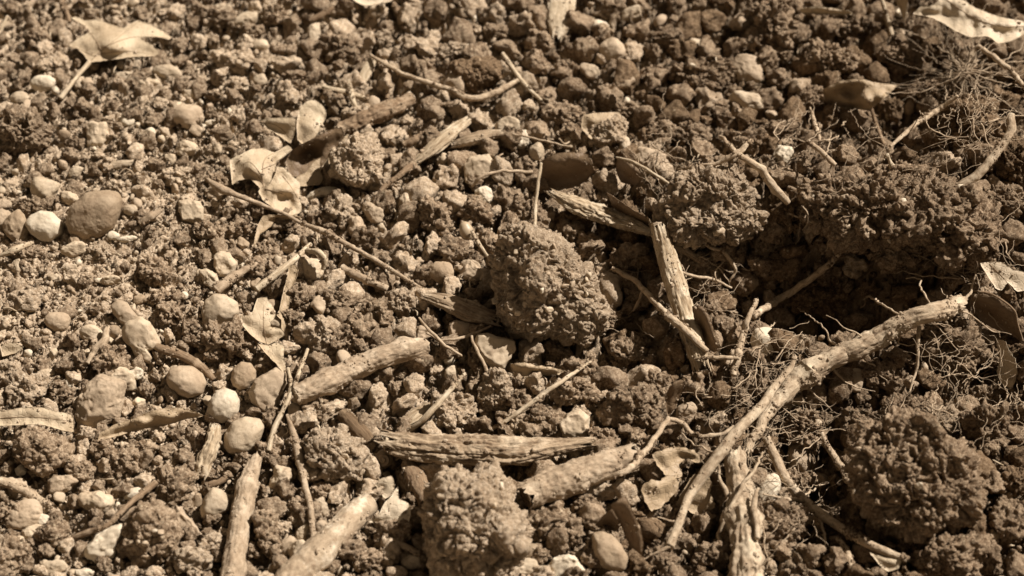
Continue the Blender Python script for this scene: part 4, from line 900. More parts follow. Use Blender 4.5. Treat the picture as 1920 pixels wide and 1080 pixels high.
T_ = [  # name, category, material, label, rows
 ('root','root','fine_root','dark knotted rootlet hanging out of the mound over the hollow',[(1573,410,30,2.5),(1582,445,30,4),(1575,470,30,5),(1555,495,28,6),(1510,530,24,6.5),(1460,562,20,7),(1412,592,16,6)]),
 ('root','root','fine_root','thin forked root arching above the dark mound entrance',[(1480,400,26,1.5),(1530,418,30,2),(1575,415,32,2.5),(1600,398,32,2)]),
 ('root','root','root_bark','sturdy tapering root right of the matted clod',[(1896,215,34,7),(1893,250,32,8),(1862,295,30,8),(1830,330,28,9),(1795,350,26,7)]),
 ('root','root','fine_root','dark rootlet crossing the black hole below the shaded leaf',[(1795,180,40,3),(1760,205,34,5),(1715,235,28,5),(1668,275,22,3)]),
 ('root','root','fine_root','bright bent rootlet at the right edge under the bleached leaf',[(1820,105,30,4),(1835,88,34,4),(1870,112,34,5),(1893,130,32,5),(1925,170,28,4)]),
 ('root','root','fine_root','small upright rootlet with side hairs right of the white-tipped stone',[(1520,202,28,2),(1527,228,24,4),(1538,268,18,3)]),
 ('root','root','fine_root','short rootlet sloping down to the mound crest',[(1515,265,22,4),(1545,290,20,5),(1567,310,20,4)]),
 ('root','root','fine_root','pale forked rootlet lying across the split clod top',[(1272,318,22,2),(1300,313,28,3),(1345,305,32,4),(1385,285,34,6),(1408,262,34,3)]),
 ('root','root','fine_root','long pale rootlet running down between split clod and mound',[(1352,255,26,3),(1385,290,34,5),(1420,312,34,7),(1450,350,32,8),(1478,380,28,6)]),
 ('root','root','fine_root','thin curved rootlet looping below the split clod',[(1300,452,16,2),(1330,462,18,3),(1362,478,18,4),(1378,505,16,3),(1368,527,12,2)]),
 ('root','root','fine_root','fine rootlet leaving the grooved stick to the right',[(1255,495,26,2),(1290,515,20,3),(1335,523,16,3),(1372,540,12,2)]),
 ('root','root','fine_root','straight brown rootlet crossing down to the grooved stick foot',[(1147,503,16,4),(1195,530,18,5),(1240,580,18,6),(1275,610,18,7),(1325,658,14,5)]),
 ('root','root','fine_root','small twig prong under the straight brown rootlet',[(1205,545,16,3),(1195,570,12,3),(1188,582,8,2)]),
 ('root','root','fine_root','rootlet hanging with a double end by the giant clod',[(1540,812,22,5),(1560,850,22,6),(1582,880,22,7),(1590,902,22,6),(1612,920,22,5),(1620,940,20,4)]),
 ('root','root','fine_root','dark bent rootlet at the bottom right of the side root',[(1570,1010,8,5),(1590,1035,6,6),(1600,1085,4,6)]),
 ('root','root','fine_root','arched brown rootlet dipping along the hollow ended stick',[(1255,785,16,5),(1228,820,18,5),(1200,858,20,6),(1170,885,20,6),(1130,900,14,4),(1105,912,8,3)]),
 ('root','root','fine_root','curly rootlet right of the blocky clod',[(1256,786,14,4),(1280,795,12,5),(1300,815,10,4),(1350,815,12,4),(1375,800,14,3)]),
 ('root','root','fine_root','dark twiggy rootlet rising out of the tangle',[(1375,705,12,6),(1385,660,16,7),(1396,620,20,6),(1402,600,24,5),(1418,562,28,4)]),
 ('root','root','fine_root','level rootlet joining the tangle to the grooved stick',[(1300,672,12,2),(1340,670,16,4),(1385,672,18,4)]),
 ('root','root','fine_root','long pale forked rootlet near the top middle, falling right',[(694,103,12,3),(725,122,12,4),(765,142,12,4),(810,157,12,5),(850,170,12,5),(875,184,12,6),(905,182,12,6),(940,168,12,6),(972,150,12,4)]),
 ('root','root','fine_root','branch of the forked rootlet reaching left',[(828,196,6,3),(860,192,8,5),(898,183,10,5)]),
 ('root','root','fine_root','thin rootlet over the speckled cream stone',[(885,350,8,3),(905,330,14,3),(945,321,14,3),(1000,322,10,3)]),
 ('root','root','fine_root','hair-thin straw root crossing above the dark cupped leaf',[(960,250,14,2),(1010,262,14,2),(1070,276,14,2)]),
 ('root','root','twig_brown','rough brown root reaching right from the pale knobbly stone',[(275,640,7,5),(305,655,8,8),(345,668,7,9),(380,690,5,8),(402,712,3,5)]),
 ('root','root','fine_root','short hooked root left of the pale knobbly stone',[(201,612,8,5),(195,640,7,8),(178,658,5,6),(163,682,4,4)]),
 ('root','root','fine_root','blurred brown root in the bottom left corner',[(0,902,8,9),(35,915,8,9),(65,932,7,8),(98,952,5,7)]),
 ('twig','twig','stick_bark','long thin twig slanting from the crumpled leaf to the central clod',[(388,335,14,3),(412,352,14,8),(450,368,13,5),(530,400,13,3.6),(565,418,12,3.6),(608,435,12,6),(650,458,12,4.6),(700,486,12,4.6),(750,516,10,4),(785,538,8,3.4),(815,548,6,2.2)]),
 ('twig','twig','stick_bark','short grey twig lying above the light round grit-rich clod',[(640,503,6,8),(670,517,7,7),(700,530,7,7),(727,542,5,6)]),
 ('twig','twig','stick_bark','thick tapering grey twig above the round cream pebble',[(482,494,8,4),(450,512,8,7),(420,532,8,10),(405,545,6,10)]),
 ('twig','twig','stick_bark','short fallen twig left of the small blocky cream stone',[(262,420,4,5),(280,407,6,7),(303,393,7,5)]),
 ('twig','twig','twig_brown','slanting brown twig above the bright white pointed stone',[(292,905,9,7),(270,922,10,6),(235,952,10,5),(200,985,9,5),(165,998,6,6),(135,1008,4,4)]),
 ('twig','twig','twig_brown','smaller brown twig pointing at the pale faceted pebble',[(432,890,6,6),(410,905,6,6),(382,915,4,7)]),
 ('twig','twig','stick_bark','curved twig beside the straw bundle, running down to the peeling stick',[(538,778,8,3),(552,820,9,7),(562,860,10,8),(572,910,10,6),(583,960,9,6),(588,1025,6,5)]),
 ('twig','twig','stick_bark','little tapered twig below the torn bark leaf',[(712,1002,8,2),(740,1015,8,6),(770,1030,7,6),(800,1050,5,4)]),
 ('twig','twig','twig_brown','thin grey twig left of the pale torn splinter',[(755,272,8,7),(785,258,9,7),(815,242,6,5)]),
 ('twig','twig','twig_brown','twig continuing down left from the pale torn splinter',[(775,308,6,7),(750,328,6,5),(722,350,4,5),(705,372,3,3)]),
 ('twig','twig','twig_brown','small upright twig above the mossy twig',[(730,132,9,5),(727,160,6,5),(725,186,3,4)]),
 ('twig','twig','twig_brown','dark twig at the top edge above the half-shaded clod',[(625,14,8,5),(602,28,7,6),(580,40,5,5)]),
 ('twig','twig','twig_brown','dark twig at the top edge left of the lobed leaf lobe',[(113,-5,8,4),(122,15,7,5),(131,42,4,4)]),
 ('twig','twig','twig_brown','short dark twig at the top edge right of the bright leaf',[(738,5,7,4),(748,28,6,5),(758,55,3,4)]),
 ('twig','twig','straw','pale twig standing by the dark gap at top right',[(1652,-8,22,4),(1662,30,14,5),(1672,66,6,5)]),
 ('twig','twig','stick_bark','tiny pale twig lying below the round half-shaded pebble',[(1188,149,6,6),(1165,160,6,6),(1138,164,4,4)]),
 ('straw','straw','straw','split bright straw lying above the bark curl',[(480,543,10,7),(510,520,11,7),(550,488,11,6),(582,458,9,4)]),
 ('straw','straw','straw','straight pale straw left of the blocky clod',[(1108,678,14,2),(1060,710,14,4),(1010,745,12,4.5),(960,782,9,4),(915,810,5,3)]),
 ('straw','straw','straw','tall pale straw rising from the splintered wood',[(765,812,6,3),(800,780,14,6),(835,742,18,5),(872,700,20,3)]),
 ('straw','straw','straw','straw strand of the folded bundle, left one',[(577,655,14,3),(560,700,14,4),(540,750,13,4),(515,800,10,5),(503,845,6,5)]),
 ('straw','straw','straw','straw strand of the folded bundle, middle one',[(540,690,13,3),(545,730,13,4),(528,775,11,4),(505,825,7,4)]),
 ('straw','straw','straw','stiff straw under the round seed',[(884,433,10,3),(900,460,9,4),(920,488,5,2)]),
 ('straw','straw','straw','thin curved straw sliver above the mossy twig',[(655,150,8,3),(658,175,8,6),(665,195,6,4),(671,208,3,2)]),
 ('straw','straw','straw','pale level straw near the top middle',[(605,162,5,4),(640,172,6,6),(690,185,4,4)]),
 ('straw','straw','straw','blade edge of dry grass left of the smooth soil block',[(942,100,14,4),(962,130,12,5),(985,160,9,4),(1015,188,6,3)]),
 ('straw','straw','straw','upright dry stalk above the big central clod',[(1015,305,26,3),(1008,350,20,3),(1004,385,15,3),(1003,425,12,3)]),
 ('straw','straw','straw','white stub of root poking from the mound crest',[(1662,290,30,5),(1668,300,27,3),(1675,315,25,7)]),
 ('straw','straw','straw','thin straw at the left edge near the top',[(14,30,8,3),(6,48,6,3),(-4,68,4,3)]),
 ('straw','straw','straw','thin straw across the dark cupped leaf by its rim',[(1155,295,22,2),(1190,305,22,3),(1240,335,18,3),(1262,350,14,2)]),
 ('straw','straw','straw','dark blade of grass over the left clump by the white pebble',[(0,480,6,3),(30,468,8,7),(62,455,6,3)]),
 ('straw','straw','straw','curled strip arched over the bumpy cream stone',[(575,470,14,4),(595,472,18,6),(608,485,16,6),(606,505,10,4)]),
 ('straw','straw','fine_root','wiry rootlet hanging over the rough cream stone',[(885,630,14,2.5),(895,660,14,3),(912,690,12,3.5),(918,720,8,2.5)]),
 ('straw','straw','fine_root','wiry rootlet below the light round grit-rich clod',[(785,595,10,2),(810,625,12,3),(840,652,12,3),(868,668,8,2)]),
 ('straw','straw','fine_root','thin straw rootlet level with the rough cream stone',[(920,612,8,2),(870,632,12,3),(830,638,12,2),(800,625,8,2)]),
]
for nm, cat, m, lb, rows in T_:
    strand(nm, lb, cat, rows, m, ring=16 if max(r[3] for r in rows) > 5 else 10, wig=0.0008 if m == 'fine_root' else 0.0003,
           ridge=0.06 if m in ('straw', 'stick_bark', 'twig_brown') else 0.0, knot=2 if m != 'straw' else 0)
    if max(r[3] for r in rows) > 5: occ_path(rows)

# tangles of fine roots: each clump of hair is one thing
def tangle(label, x, y, a, b, n, h0, h1, length, mat='fine_root', radial=False, rp=0.8):
    r = np.random.default_rng(int(x * 7 + y)); Vs, Fs, gs, off = [], [], [], 0
    c = at(x, y, 0)[0]
    for k in range(int(n * 0.75)):
        ang = r.uniform(0, 2 * np.pi); q = math.sqrt(r.uniform(0, 1))
        px, py = x + a * q * math.cos(ang), y + b * q * math.sin(ang)
        if radial: px, py = x + r.normal() * 5, y + r.normal() * 5
        h = r.uniform(h0 * 0.5, h1 * 0.8); w0 = r.choice([0.5, 0.75, 1.7], p=[0.55, 0.33, 0.12]); dirx = ang if radial else r.uniform(0, 2 * np.pi); rows = []
        L = length * r.uniform(0.4, 2.6); m = 7; cur = r.normal() * 0.05
        for j in range(m):
            rows.append((px, py, max(1.0, h), rp * w0 * (1.25 - 0.8 * j / m)))
            px += math.cos(dirx) * L / m; py += math.sin(dirx) * L / m * 0.8; dirx += cur + r.normal() * 0.20
            h += r.normal() * 1.4 - (1.6 if radial or j > 3 else 0)
        V, F, g, _ = tube(path(rows), ring=5, step=0.0011, seed=k, bump=0.05, closed=False, wig=0.0014, bump_len=0.004)
        Vs.append(V); Fs.append(F[0] + off); gs.append(g); off += len(V)
    o = world_mesh('root_tangle', np.concatenate(Vs), np.concatenate(Fs), mat, None, grain=np.concatenate(gs)); lab(o, label, 'root tangle'); return o
tangle('fibrous mat of fine roots around the white rounded stone', 1455, 680, 85, 70, 100, 8, 26, 60)
tangle('loose fine roots left of the thick pale root', 1360, 740, 60, 60, 36, 5, 16, 55)
tangle('starburst of fine root hairs below the big bleached leaf', 1810, 135, 60, 40, 110, 22, 46, 85, radial=True)
tangle('hanging loops of fine root hair on the dark matted clod', 1815, 215, 55, 65, 100, 28, 52, 55)
tangle('fine root hair spread over the top of the earth mound', 1660, 370, 170, 70, 90, 34, 62, 50)
tangle('fine roots fringing the shoulder of the mound at right', 1830, 480, 70, 60, 80, 22, 44, 60)
tangle('fine roots around the left foot of the bare root stump', 1400, 880, 60, 50, 70, 10, 26, 50)
tangle('fine hair hanging on the root-hung clod', 1790, 660, 70, 60, 70, 22, 44, 50)
tangle('fine hair over the stony clod below the thick pale root', 1500, 790, 70, 60, 70, 10, 28, 50)
tangle('thin fibres on the fibrous clod right of the grooved stick', 1320, 520, 50, 60, 50, 12, 26, 45)
tangle('fine fibres by the split clod top left', 1230, 300, 70, 50, 40, 12, 28, 60)
tangle('fine hair on the giant mossy clod crest', 1720, 800, 90, 40, 70, 26, 46, 40)
tangle('wispy rootlets in the dark hollow under the mound', 1560, 500, 130, 50, 40, 4, 20, 60, mat='twig_brown')
tangle('wispy rootlets behind the mound at upper right', 1540, 250, 110, 50, 50, 10, 30, 55)
tangle('thin root hairs left of the grooved stick', 1180, 560, 80, 90, 36, 5, 16, 50)
tangle('root hairs at the right edge beside the curved clod', 1890, 760, 50, 90, 50, 10, 30, 50)
tangle('root hairs over the bottom right soil by the stump', 1470, 960, 70, 80, 60, 10, 26, 50)
# ------------------------------------------------------------------ leaves
def leaf(label, outline, mat, veins=(), stem=None, stem_mat='twig_brown', inner=(), crumple=0.9, name='leaf', vein_r=1.0, cat='leaf', edge=0.35):
    """outline rows x, y, h_mm; inner: extra height control points; veins: polylines x, y in the blade; stem rows x, y, h, r"""
    LS[0] += 1; sd_ = LS[0]
    O = np.array([r[:3] for r in outline], float); O[:, 2] += 2.0
    inner = [(a_, b_, c_ + 2.0) for a_, b_, c_ in inner]
    # finer, slightly ragged outline
    pts = []
    for i in range(len(O)):
        a, b = O[i], O[(i + 1) % len(O)]; k = max(1, int(np.hypot(*(b - a)[:2]) / 5))
        p_, n_ = O[i - 1], O[(i + 2) % len(O)]
        for t in np.arange(k) / k:
            q = a * (1 - t) + b * t + 0.35 * t * (1 - t) * ((a - p_) * (1 - t) + (b - n_) * t) * 0.5
            pts.append(q)
    pts = np.array(pts); m = len(pts)
    pts[:, :2] += (np.stack([perlin(np.stack([pts[:, 0] / 6, pts[:, 1] / 6, np.full(m, sd_ + .3 + k)], 1), k) for k in (0, 1)], 1)) * 4 * edge
    x0, y0 = pts[:, :2].min(0); x1, y1 = pts[:, :2].max(0)
    gx, gy = np.meshgrid(np.arange(x0, x1, 3.2), np.arange(y0, y1, 3.2)); G = np.stack([gx.ravel() , gy.ravel()], 1)
    # inside test
    ins = np.zeros(len(G), bool); j = m - 1
    for i in range(m):
        xi, yi, xj, yj = pts[i, 0], pts[i, 1], pts[j, 0], pts[j, 1]
        c = ((yi > G[:, 1]) != (yj > G[:, 1])) & (G[:, 0] < (xj - xi) * (G[:, 1] - yi) / (yj - yi + 1e-9) + xi); ins ^= c; j = i
    G = G[ins]
    for q_ in G[::9]: occupy(q_[0], q_[1] + 4, 9)
    if len(G): G = G[np.min(np.hypot(G[:, None, 0] - pts[None, :, 0], G[:, None, 1] - pts[None, :, 1]), axis=1) > 1.6]
    G = G + rng.normal(size=G.shape) * 0.3
    A = np.concatenate([pts[:, :2], G])
    res = delaunay_2d_cdt([Vector(p) for p in A], [], [list(range(m))], 1, 1e-4)
    W2 = np.array([v[:] for v in res[0]]); tri = np.array([f for f in res[2] if len(f) == 3], np.int32)
    C = np.concatenate([pts, np.array([r[:3] for r in inner], float).reshape(-1, 3)])
    def height(Q):
        d = ((Q[:, None] - C[None, :, :2]) ** 2).sum(2) + 6; w = d ** -1.6
        w[:, m:] *= 14
        h = (w * C[None, :, 2]).sum(1) / w.sum(1)
        q = np.concatenate([Q, np.full((len(Q), 1), sd_ * 3.3)], 1)
        return h + 0.7 * crumple * (1.3 * perlin(q / np.array([34, 34, 1]), sd_) + 0.7 * perlin(q / np.array([13, 13, 1]), sd_ + 1))
    h = np.maximum(height(W2), 0.8) * MM
    P = at(W2[:, 0], W2[:, 1], 0 * h)
    # one smooth sheet: heights count from the mean soil level under the leaf, not from every bump
    base = bil(HM, P[:, 0], P[:, 1]); X_ = np.concatenate([np.ones((len(P), 1)), P[:, :2]], 1)
    co = np.linalg.lstsq(X_, base, rcond=None)[0]
    def place(Q, hh):
        Pq = at(Q[:, 0], Q[:, 1], 0 * hh)
        for _ in range(4):
            z = np.concatenate([np.ones((len(Q), 1)), Pq[:, :2]], 1) @ co + hh
            d = Pq - CAM; Pq = CAM + d * ((z - CAM[2]) / d[:, 2])[:, None]
        return Pq
    V = place(W2, h)
    t = empty(name, V.mean(0))
    a, b, c = V[tri[:, 0]], V[tri[:, 1]], V[tri[:, 2]]; fn = np.cross(b - a, c - a)
    fn[(fn @ (-FWD)) < 0] *= -1; n = np.zeros_like(V)
    for k in range(3): np.add.at(n, tri[:, k], fn)
    n /= np.linalg.norm(n, axis=1)[:, None] + 1e-12
    th = 0.00016; Vt = np.concatenate([V + n * th, V - n * th]); mm_ = len(V)
    # boundary edges
    E = {}
    for f in tri:
        for i_ in range(3):
            e = (f[i_], f[(i_ + 1) % 3]); key = (min(e), max(e)); E[key] = None if key in E else e
    be = np.array([e for e in E.values() if e is not None], np.int32)
    side = np.stack([be[:, 0], be[:, 1], be[:, 1] + mm_, be[:, 0] + mm_], 1)
    world_mesh('blade', Vt, [np.concatenate([tri, tri[:, ::-1] + mm_]), side], mat, t)
    if veins:
        for vn in veins:
            Q = spline(np.array([(*p, 0) for p in vn], float), max(6, int(len(vn) * 8)))[:, :2]
            hh = np.maximum(height(Q), 0.8) * MM + 0.0001; Pv = place(Q, hh)
            s = ((Pv - CAM) @ FWD) / FPX
            rad = np.linspace(vn_r(vein_r), vein_r * 0.45, len(Q)) * s
            V2, F2, g2, _ = tube(np.concatenate([Pv, rad[:, None]], 1), ring=6, seed=3, bump=0.03)
            world_mesh('vein', V2, F2, 'twig_brown', t, grain=g2)
    if stem:
        V2, F2, g2, _ = tube(path(stem), ring=10, seed=sd_, bump=0.06); world_mesh('stem', V2, F2, stem_mat, t, grain=g2)
    stuck_soil(V + n * 0.0002, t, int(5 + len(V) * 0.03), sd_, 'pale_clod_soil', 0.00024)
    lab(t, label, cat)
    return t
def vn_r(v): return v
leaf('pale lobed leaf with pointed tips lying at the top left', [(168,117,7),(158,103,6),(145,92,6),(130,86,6),(148,71,8),(168,59,10),(162,50,11),(148,42,12),(134,34,13),(142,31,13),(158,38,12),(185,37,12),(210,46,12),(232,52,12),(258,38,13),(285,47,12),(310,62,9),(322,70,7),(316,74,8),(292,69,11),(262,71,11),(285,84,12),(298,98,10),(290,106,9),(265,106,9),(240,108,8),(205,113,7)],
     'tan_leaf', veins=[[(168,117),(190,95),(225,68),(258,42)],[(183,102),(235,96),(292,103)],[(200,86),(250,70),(318,71)],[(190,95),(175,70),(145,38)],[(178,106),(160,98),(136,87)]], stem=[(168,117,7,5),(150,137,7,4),(132,160,6,4),(113,185,3,5)], stem_mat='straw', inner=[(215,80,14)])
leaf('big bleached torn leaf draped at the top right corner', [(1770,-8,34),(1800,-4,36),(1830,15,36),(1875,32,35),(1930,42,35),(1935,55,33),(1900,76,29),(1872,82,28),(1852,68,31),(1818,70,29),(1792,58,29),(1762,40,27),(1735,30,24),(1712,26,22),(1728,12,26),(1750,10,30)], 'pale_leaf', veins=[[(1775,0),(1820,30),(1870,48),(1925,50)]], crumple=1.6)
leaf('sunlit top of a leaf cut by the top edge near the middle', [(650,-14,10),(740,-14,10),(735,2,8),(715,8,7),(685,11,7),(668,4,8)], 'pale_leaf', crumple=0.5)
leaf('shaded stalked leaf with one sunlit triangle at the upper right', [(1610,147,30),(1645,155,29),(1683,160,29),(1660,182,25),(1638,201,21),(1632,206,18),(1600,205,6),(1570,200,4),(1548,192,3),(1543,168,20),(1575,152,28)], 'brown_leaf', veins=[[(1610,148),(1622,178),(1635,205)]], stem=[(1632,200,15,3.5),(1645,238,15,3.5),(1658,272,12,3)], crumple=1.2, inner=[(1590,180,15),(1628,180,27),(1650,175,28)])
leaf('bright crumpled dead leaf with branching veins above the long twig', [(431,300,9),(432,318,8),(436,346,6),(448,338,8),(470,336,9),(480,345,9),(487,353,8),(497,352,8),(508,345,10),(515,325,12),(520,302,14),(530,296,14),(548,280,16),(540,272,14),(515,286,12),(495,278,12),(470,280,12),(450,290,12)], 'tan_leaf', veins=[[(494,352),(492,325),(500,295),(546,278)],[(492,330),(470,305),(455,308)],[(490,318),(520,306)],[(493,345),(480,325),(468,315)]], crumple=1.4, inner=[(480,310,15)])
leaf('curled pale leaf half with a creased fold beside the crumpled leaf', [(520,312,16),(535,316,16),(548,330,14),(562,342,12),(563,365,9),(566,395,5),(556,402,4),(545,404,4),(515,392,5),(495,378,5),(484,360,6),(488,352,7),(503,348,9),(514,330,14)], 'tan_leaf', veins=[[(497,354),(530,364),(560,380)],[(530,330),(545,350),(562,378)]], crumple=1.6, inner=[(535,350,12),(535,378,4)])
leaf('dark leaf shaded by its own fold left of the round rough clod', [(545,285,8),(560,272,15),(590,258,20),(612,246,22),(640,238,20),(645,258,14),(628,280,10),(612,300,8),(592,325,5),(565,332,4),(545,330,5),(535,305,6)], 'shaded_leaf', crumple=1.6, inner=[(580,290,4)])
leaf('tan lit lower flap of the folded leaf under the round rough clod', [(590,302,6),(612,290,8),(640,262,9),(655,250,8),(640,300,6),(615,310,5),(600,320,5),(606,335,4),(600,346,4),(560,350,4),(548,338,4),(575,322,5)], 'brown_leaf', crumple=1.2)
leaf('pale pointed leaf triangle left of the upright cupped leaf', [(486,228,10),(508,221,12),(553,221,14),(556,240,10),(548,262,6),(545,270,5),(528,258,6),(505,243,8)], 'tan_leaf', veins=[[(488,228),(520,236),(547,262)]], crumple=0.8)
leaf('upright cupped brown leaf leaning on the mossy twig', [(558,262,8),(556,235,11),(560,208,14),(575,190,16),(590,187,16),(606,198,15),(613,214,13),(604,236,11),(590,258,9),(570,272,7)], 'tan_leaf', crumple=1.0, inner=[(582,225,13)])
leaf('folded tan leaf with a dark slot under the bark curl', [(451,592,14),(470,592,15),(476,578,16),(482,560,17),(500,558,18),(512,575,16),(517,590,15),(506,612,14),(528,617,14),(534,628,12),(515,640,10),(503,646,9),(485,640,10),(468,626,11),(454,610,12)], 'tan_leaf', veins=[[(500,646),(494,610),(494,575)]], crumple=0.9)
leaf('bark-like curl standing upright below the split straw', [(541,500,14),(552,495,15),(560,505,13),(556,520,11),(546,545,9),(542,575,6),(537,605,3),(533,622,2),(528,620,2),(527,600,5),(518,592,7),(524,580,8),(528,560,8),(534,535,10),(540,515,12)], 'brown_leaf', crumple=1.6)
leaf('tan curled leaf bottom with a thin stalk above the tan wedge stone', [(484,645,10),(503,648,9),(520,642,10),(533,648,11),(532,668,11),(537,690,9),(532,700,8),(520,685,9),(500,665,9)], 'tan_leaf', stem=[(462,622,7,2.5),(485,645,8,3),(515,668,8,4),(530,690,7,4),(536,710,5,3)], crumple=1.0)
leaf('flat orange-brown leaf strip entering from the left edge', [(-12,772,7),(20,768,9),(45,764,10),(80,764,10),(105,772,9),(136,778,8),(139,810,5),(112,806,6),(85,798,7),(60,796,7),(30,798,6),(-12,798,6)], 'tan_leaf', crumple=0.9, veins=[[(-10,785),(60,782),(135,790)]], stem_mat='twig_brown')
leaf('long curled brown leaf below the grey flat stone', [(183,826,3),(188,812,5),(215,796,8),(250,784,11),(285,770,14),(330,763,14),(362,770,10),(382,780,6),(350,786,4),(310,798,3),(260,806,3),(220,818,3)], 'brown_leaf', crumple=0.8, inner=[(270,785,11),(320,775,13)])
leaf('dark cupped leaf standing in shade right of the stalk', [(1012,345,3),(1010,325,10),(1018,300,18),(1040,288,23),(1075,284,25),(1102,289,22),(1110,305,17),(1118,318,12),(1100,338,6),(1085,352,3),(1050,360,2)], 'shaded_leaf', crumple=1.0, stem=[(1108,300,20,1.5),(1114,318,15,1.5),(1122,318,14,1.5)])
leaf('small dark leaf with a pale rim right of the dark cupped leaf', [(1155,320,4),(1158,296,14),(1180,304,16),(1200,318,13),(1206,335,8),(1192,348,3),(1165,342,3)], 'shaded_leaf', crumple=0.8)
leaf('dark narrow leaf lying behind the flaking bark strip', [(1137,360,22),(1160,375,22),(1195,398,19),(1222,412,16),(1228,422,12),(1205,420,8),(1175,408,8),(1148,388,9)], 'shaded_leaf', crumple=0.8)
leaf('dark blade of leaf standing right of the grooved stick', [(1298,574,22),(1316,574,24),(1330,592,20),(1340,620,14),(1352,652,6),(1340,664,2),(1322,652,3),(1310,625,5),(1302,600,12)], 'shaded_leaf', crumple=0.8)
leaf('toothed dry leaf edge below the big central clod', [(955,682,9),(985,679,12),(1010,687,11),(1035,688,10),(1062,696,8),(1040,704,5),(1008,702,5),(985,708,4),(975,700,4),(962,697,4)], 'brown_leaf', crumple=0.9, edge=0.8)
leaf('bright leaf with a dark bite at the right edge', [(1838,494,34),(1862,490,36),(1880,492,37),(1900,505,37),(1930,512,38),(1930,540,35),(1908,547,34),(1890,530,35),(1878,545,33),(1866,540,33),(1850,515,34)], 'pale_leaf', veins=[[(1855,495),(1880,520),(1900,545)]], crumple=1.0)
leaf('large dark leaf with a pale rim standing at the right edge', [(1820,552,26),(1850,550,28),(1880,562,26),(1902,582,22),(1908,605,15),(1919,642,4),(1890,626,4),(1860,615,6),(1838,600,8),(1822,578,14)], 'shaded_leaf', crumple=0.8, stem=[(1822,545,30,2),(1860,552,29,2),(1900,580,24,2),(1908,608,16,2),(1918,640,6,2)])
leaf('ragged pale leaf strip hanging near the right edge', [(1868,640,20),(1885,638,21),(1892,658,20),(1904,672,19),(1908,700,16),(1898,728,13),(1880,722,12),(1870,700,14),(1874,675,17)], 'pale_leaf', crumple=1.3, edge=0.8)
leaf('torn bright leaf scrap below the round snail shell', [(703,908,9),(715,896,10),(735,892,10),(740,905,8),(738,925,6),(722,936,5),(712,920,6)], 'pale_leaf', crumple=0.8)
leaf('torn bright leaf between the peeling stick and the bottom clod', [(692,978,7),(710,966,9),(720,945,11),(735,928,12),(746,912,13),(748,935,11),(768,945,9),(770,965,7),(765,985,5),(758,992,4),(735,985,5),(715,984,5)], 'pale_leaf', crumple=1.2)
leaf('cracked brown leaf right of the hollow ended stick', [(1222,852,13),(1245,842,15),(1275,838,15),(1300,845,13),(1320,858,10),(1308,868,9),(1288,860,9),(1272,872,9),(1280,895,8),(1262,900,8),(1246,890,9),(1232,872,10)], 'brown_leaf', crumple=1.0, edge=1.0)
leaf('crumbled lower piece of the cracked brown leaf', [(1210,905,9),(1222,898,11),(1238,902,11),(1250,892,12),(1278,896,10),(1268,925,7),(1252,940,5),(1238,952,4),(1222,958,3),(1208,940,5),(1202,922,6)], 'brown_leaf', crumple=1.1, edge=1.1)
leaf('crumbling brown leaf under the long smooth root', [(1268,945,8),(1285,910,11),(1300,890,13),(1325,888,14),(1335,905,12),(1332,925,10),(1340,945,7),(1330,962,4),(1300,962,4),(1280,955,5),(1268,958,5)], 'brown_leaf', crumple=1.6, edge=0.8)
leaf('dark leaf in shade behind the crumbling brown leaf', [(1318,876,14),(1340,882,16),(1358,905,12),(1362,925,7),(1350,942,3),(1335,935,3),(1328,905,6)], 'shaded_leaf', crumple=0.6)
leaf('dark standing bark wedge above the smooth grey cobble', [(1145,948,24),(1158,938,27),(1172,930,29),(1185,955,25),(1200,985,16),(1207,1020,8),(1204,1048,2),(1190,1040,2),(1175,1010,6),(1160,975,14)], 'shaded_leaf', crumple=0.8, cat='bark', name='bark_wedge')
leaf('small pale leaf chip under the end of the side root', [(1630,1036,8),(1650,1042,7),(1690,1050,6),(1685,1066,3),(1665,1072,2),(1650,1060,4)], 'tan_leaf', crumple=0.6)
leaf('pale dry leaf scrap left of the dry blade of grass, right edge', [(0,645,5),(25,642,7),(44,650,6),(30,662,4),(5,668,3)], 'tan_leaf', crumple=0.5)
leaf('thin standing leaf fragment right of the blocky clod', [(1248,760,6),(1250,735,14),(1262,718,20),(1285,708,22),(1280,735,14),(1264,768,6),(1252,782,2)], 'shaded_leaf', crumple=0.8)
leaf('dark triangular leaf left of the bark wedge', [(1116,985,4),(1140,958,14),(1150,952,16),(1162,975,12),(1160,998,4),(1140,992,3)], 'shaded_leaf', crumple=0.5)
leaf('shrivelled leaf under the long twig, curling down', [(494,405,7),(505,402,9),(545,404,10),(565,406,7),(540,414,4),(520,410,4),(508,425,5),(488,440,5),(480,458,3),(474,470,2),(478,445,5),(484,420,7)], 'brown_leaf', crumple=1.5)
leaf('pale shred of leaf at top right near the standing twig', [(1675,-10,34),(1705,-10,34),(1700,12,22),(1697,42,8),(1690,25,14)], 'tan_leaf', crumple=0.8)
leaf('sunlit flat leaf scrap at the top edge over the half-hidden clods', [(1500,16,22),(1530,12,22),(1590,20,16),(1600,28,12),(1545,27,14),(1505,26,14)], 'tan_leaf', crumple=0.8)
leaf('smooth slab-like flake of leaf below the curved blade', [(1095,215,14),(1160,210,14),(1170,235,9),(1165,262,4),(1110,262,4),(1090,240,8)], 'brown_leaf', crumple=0.8)

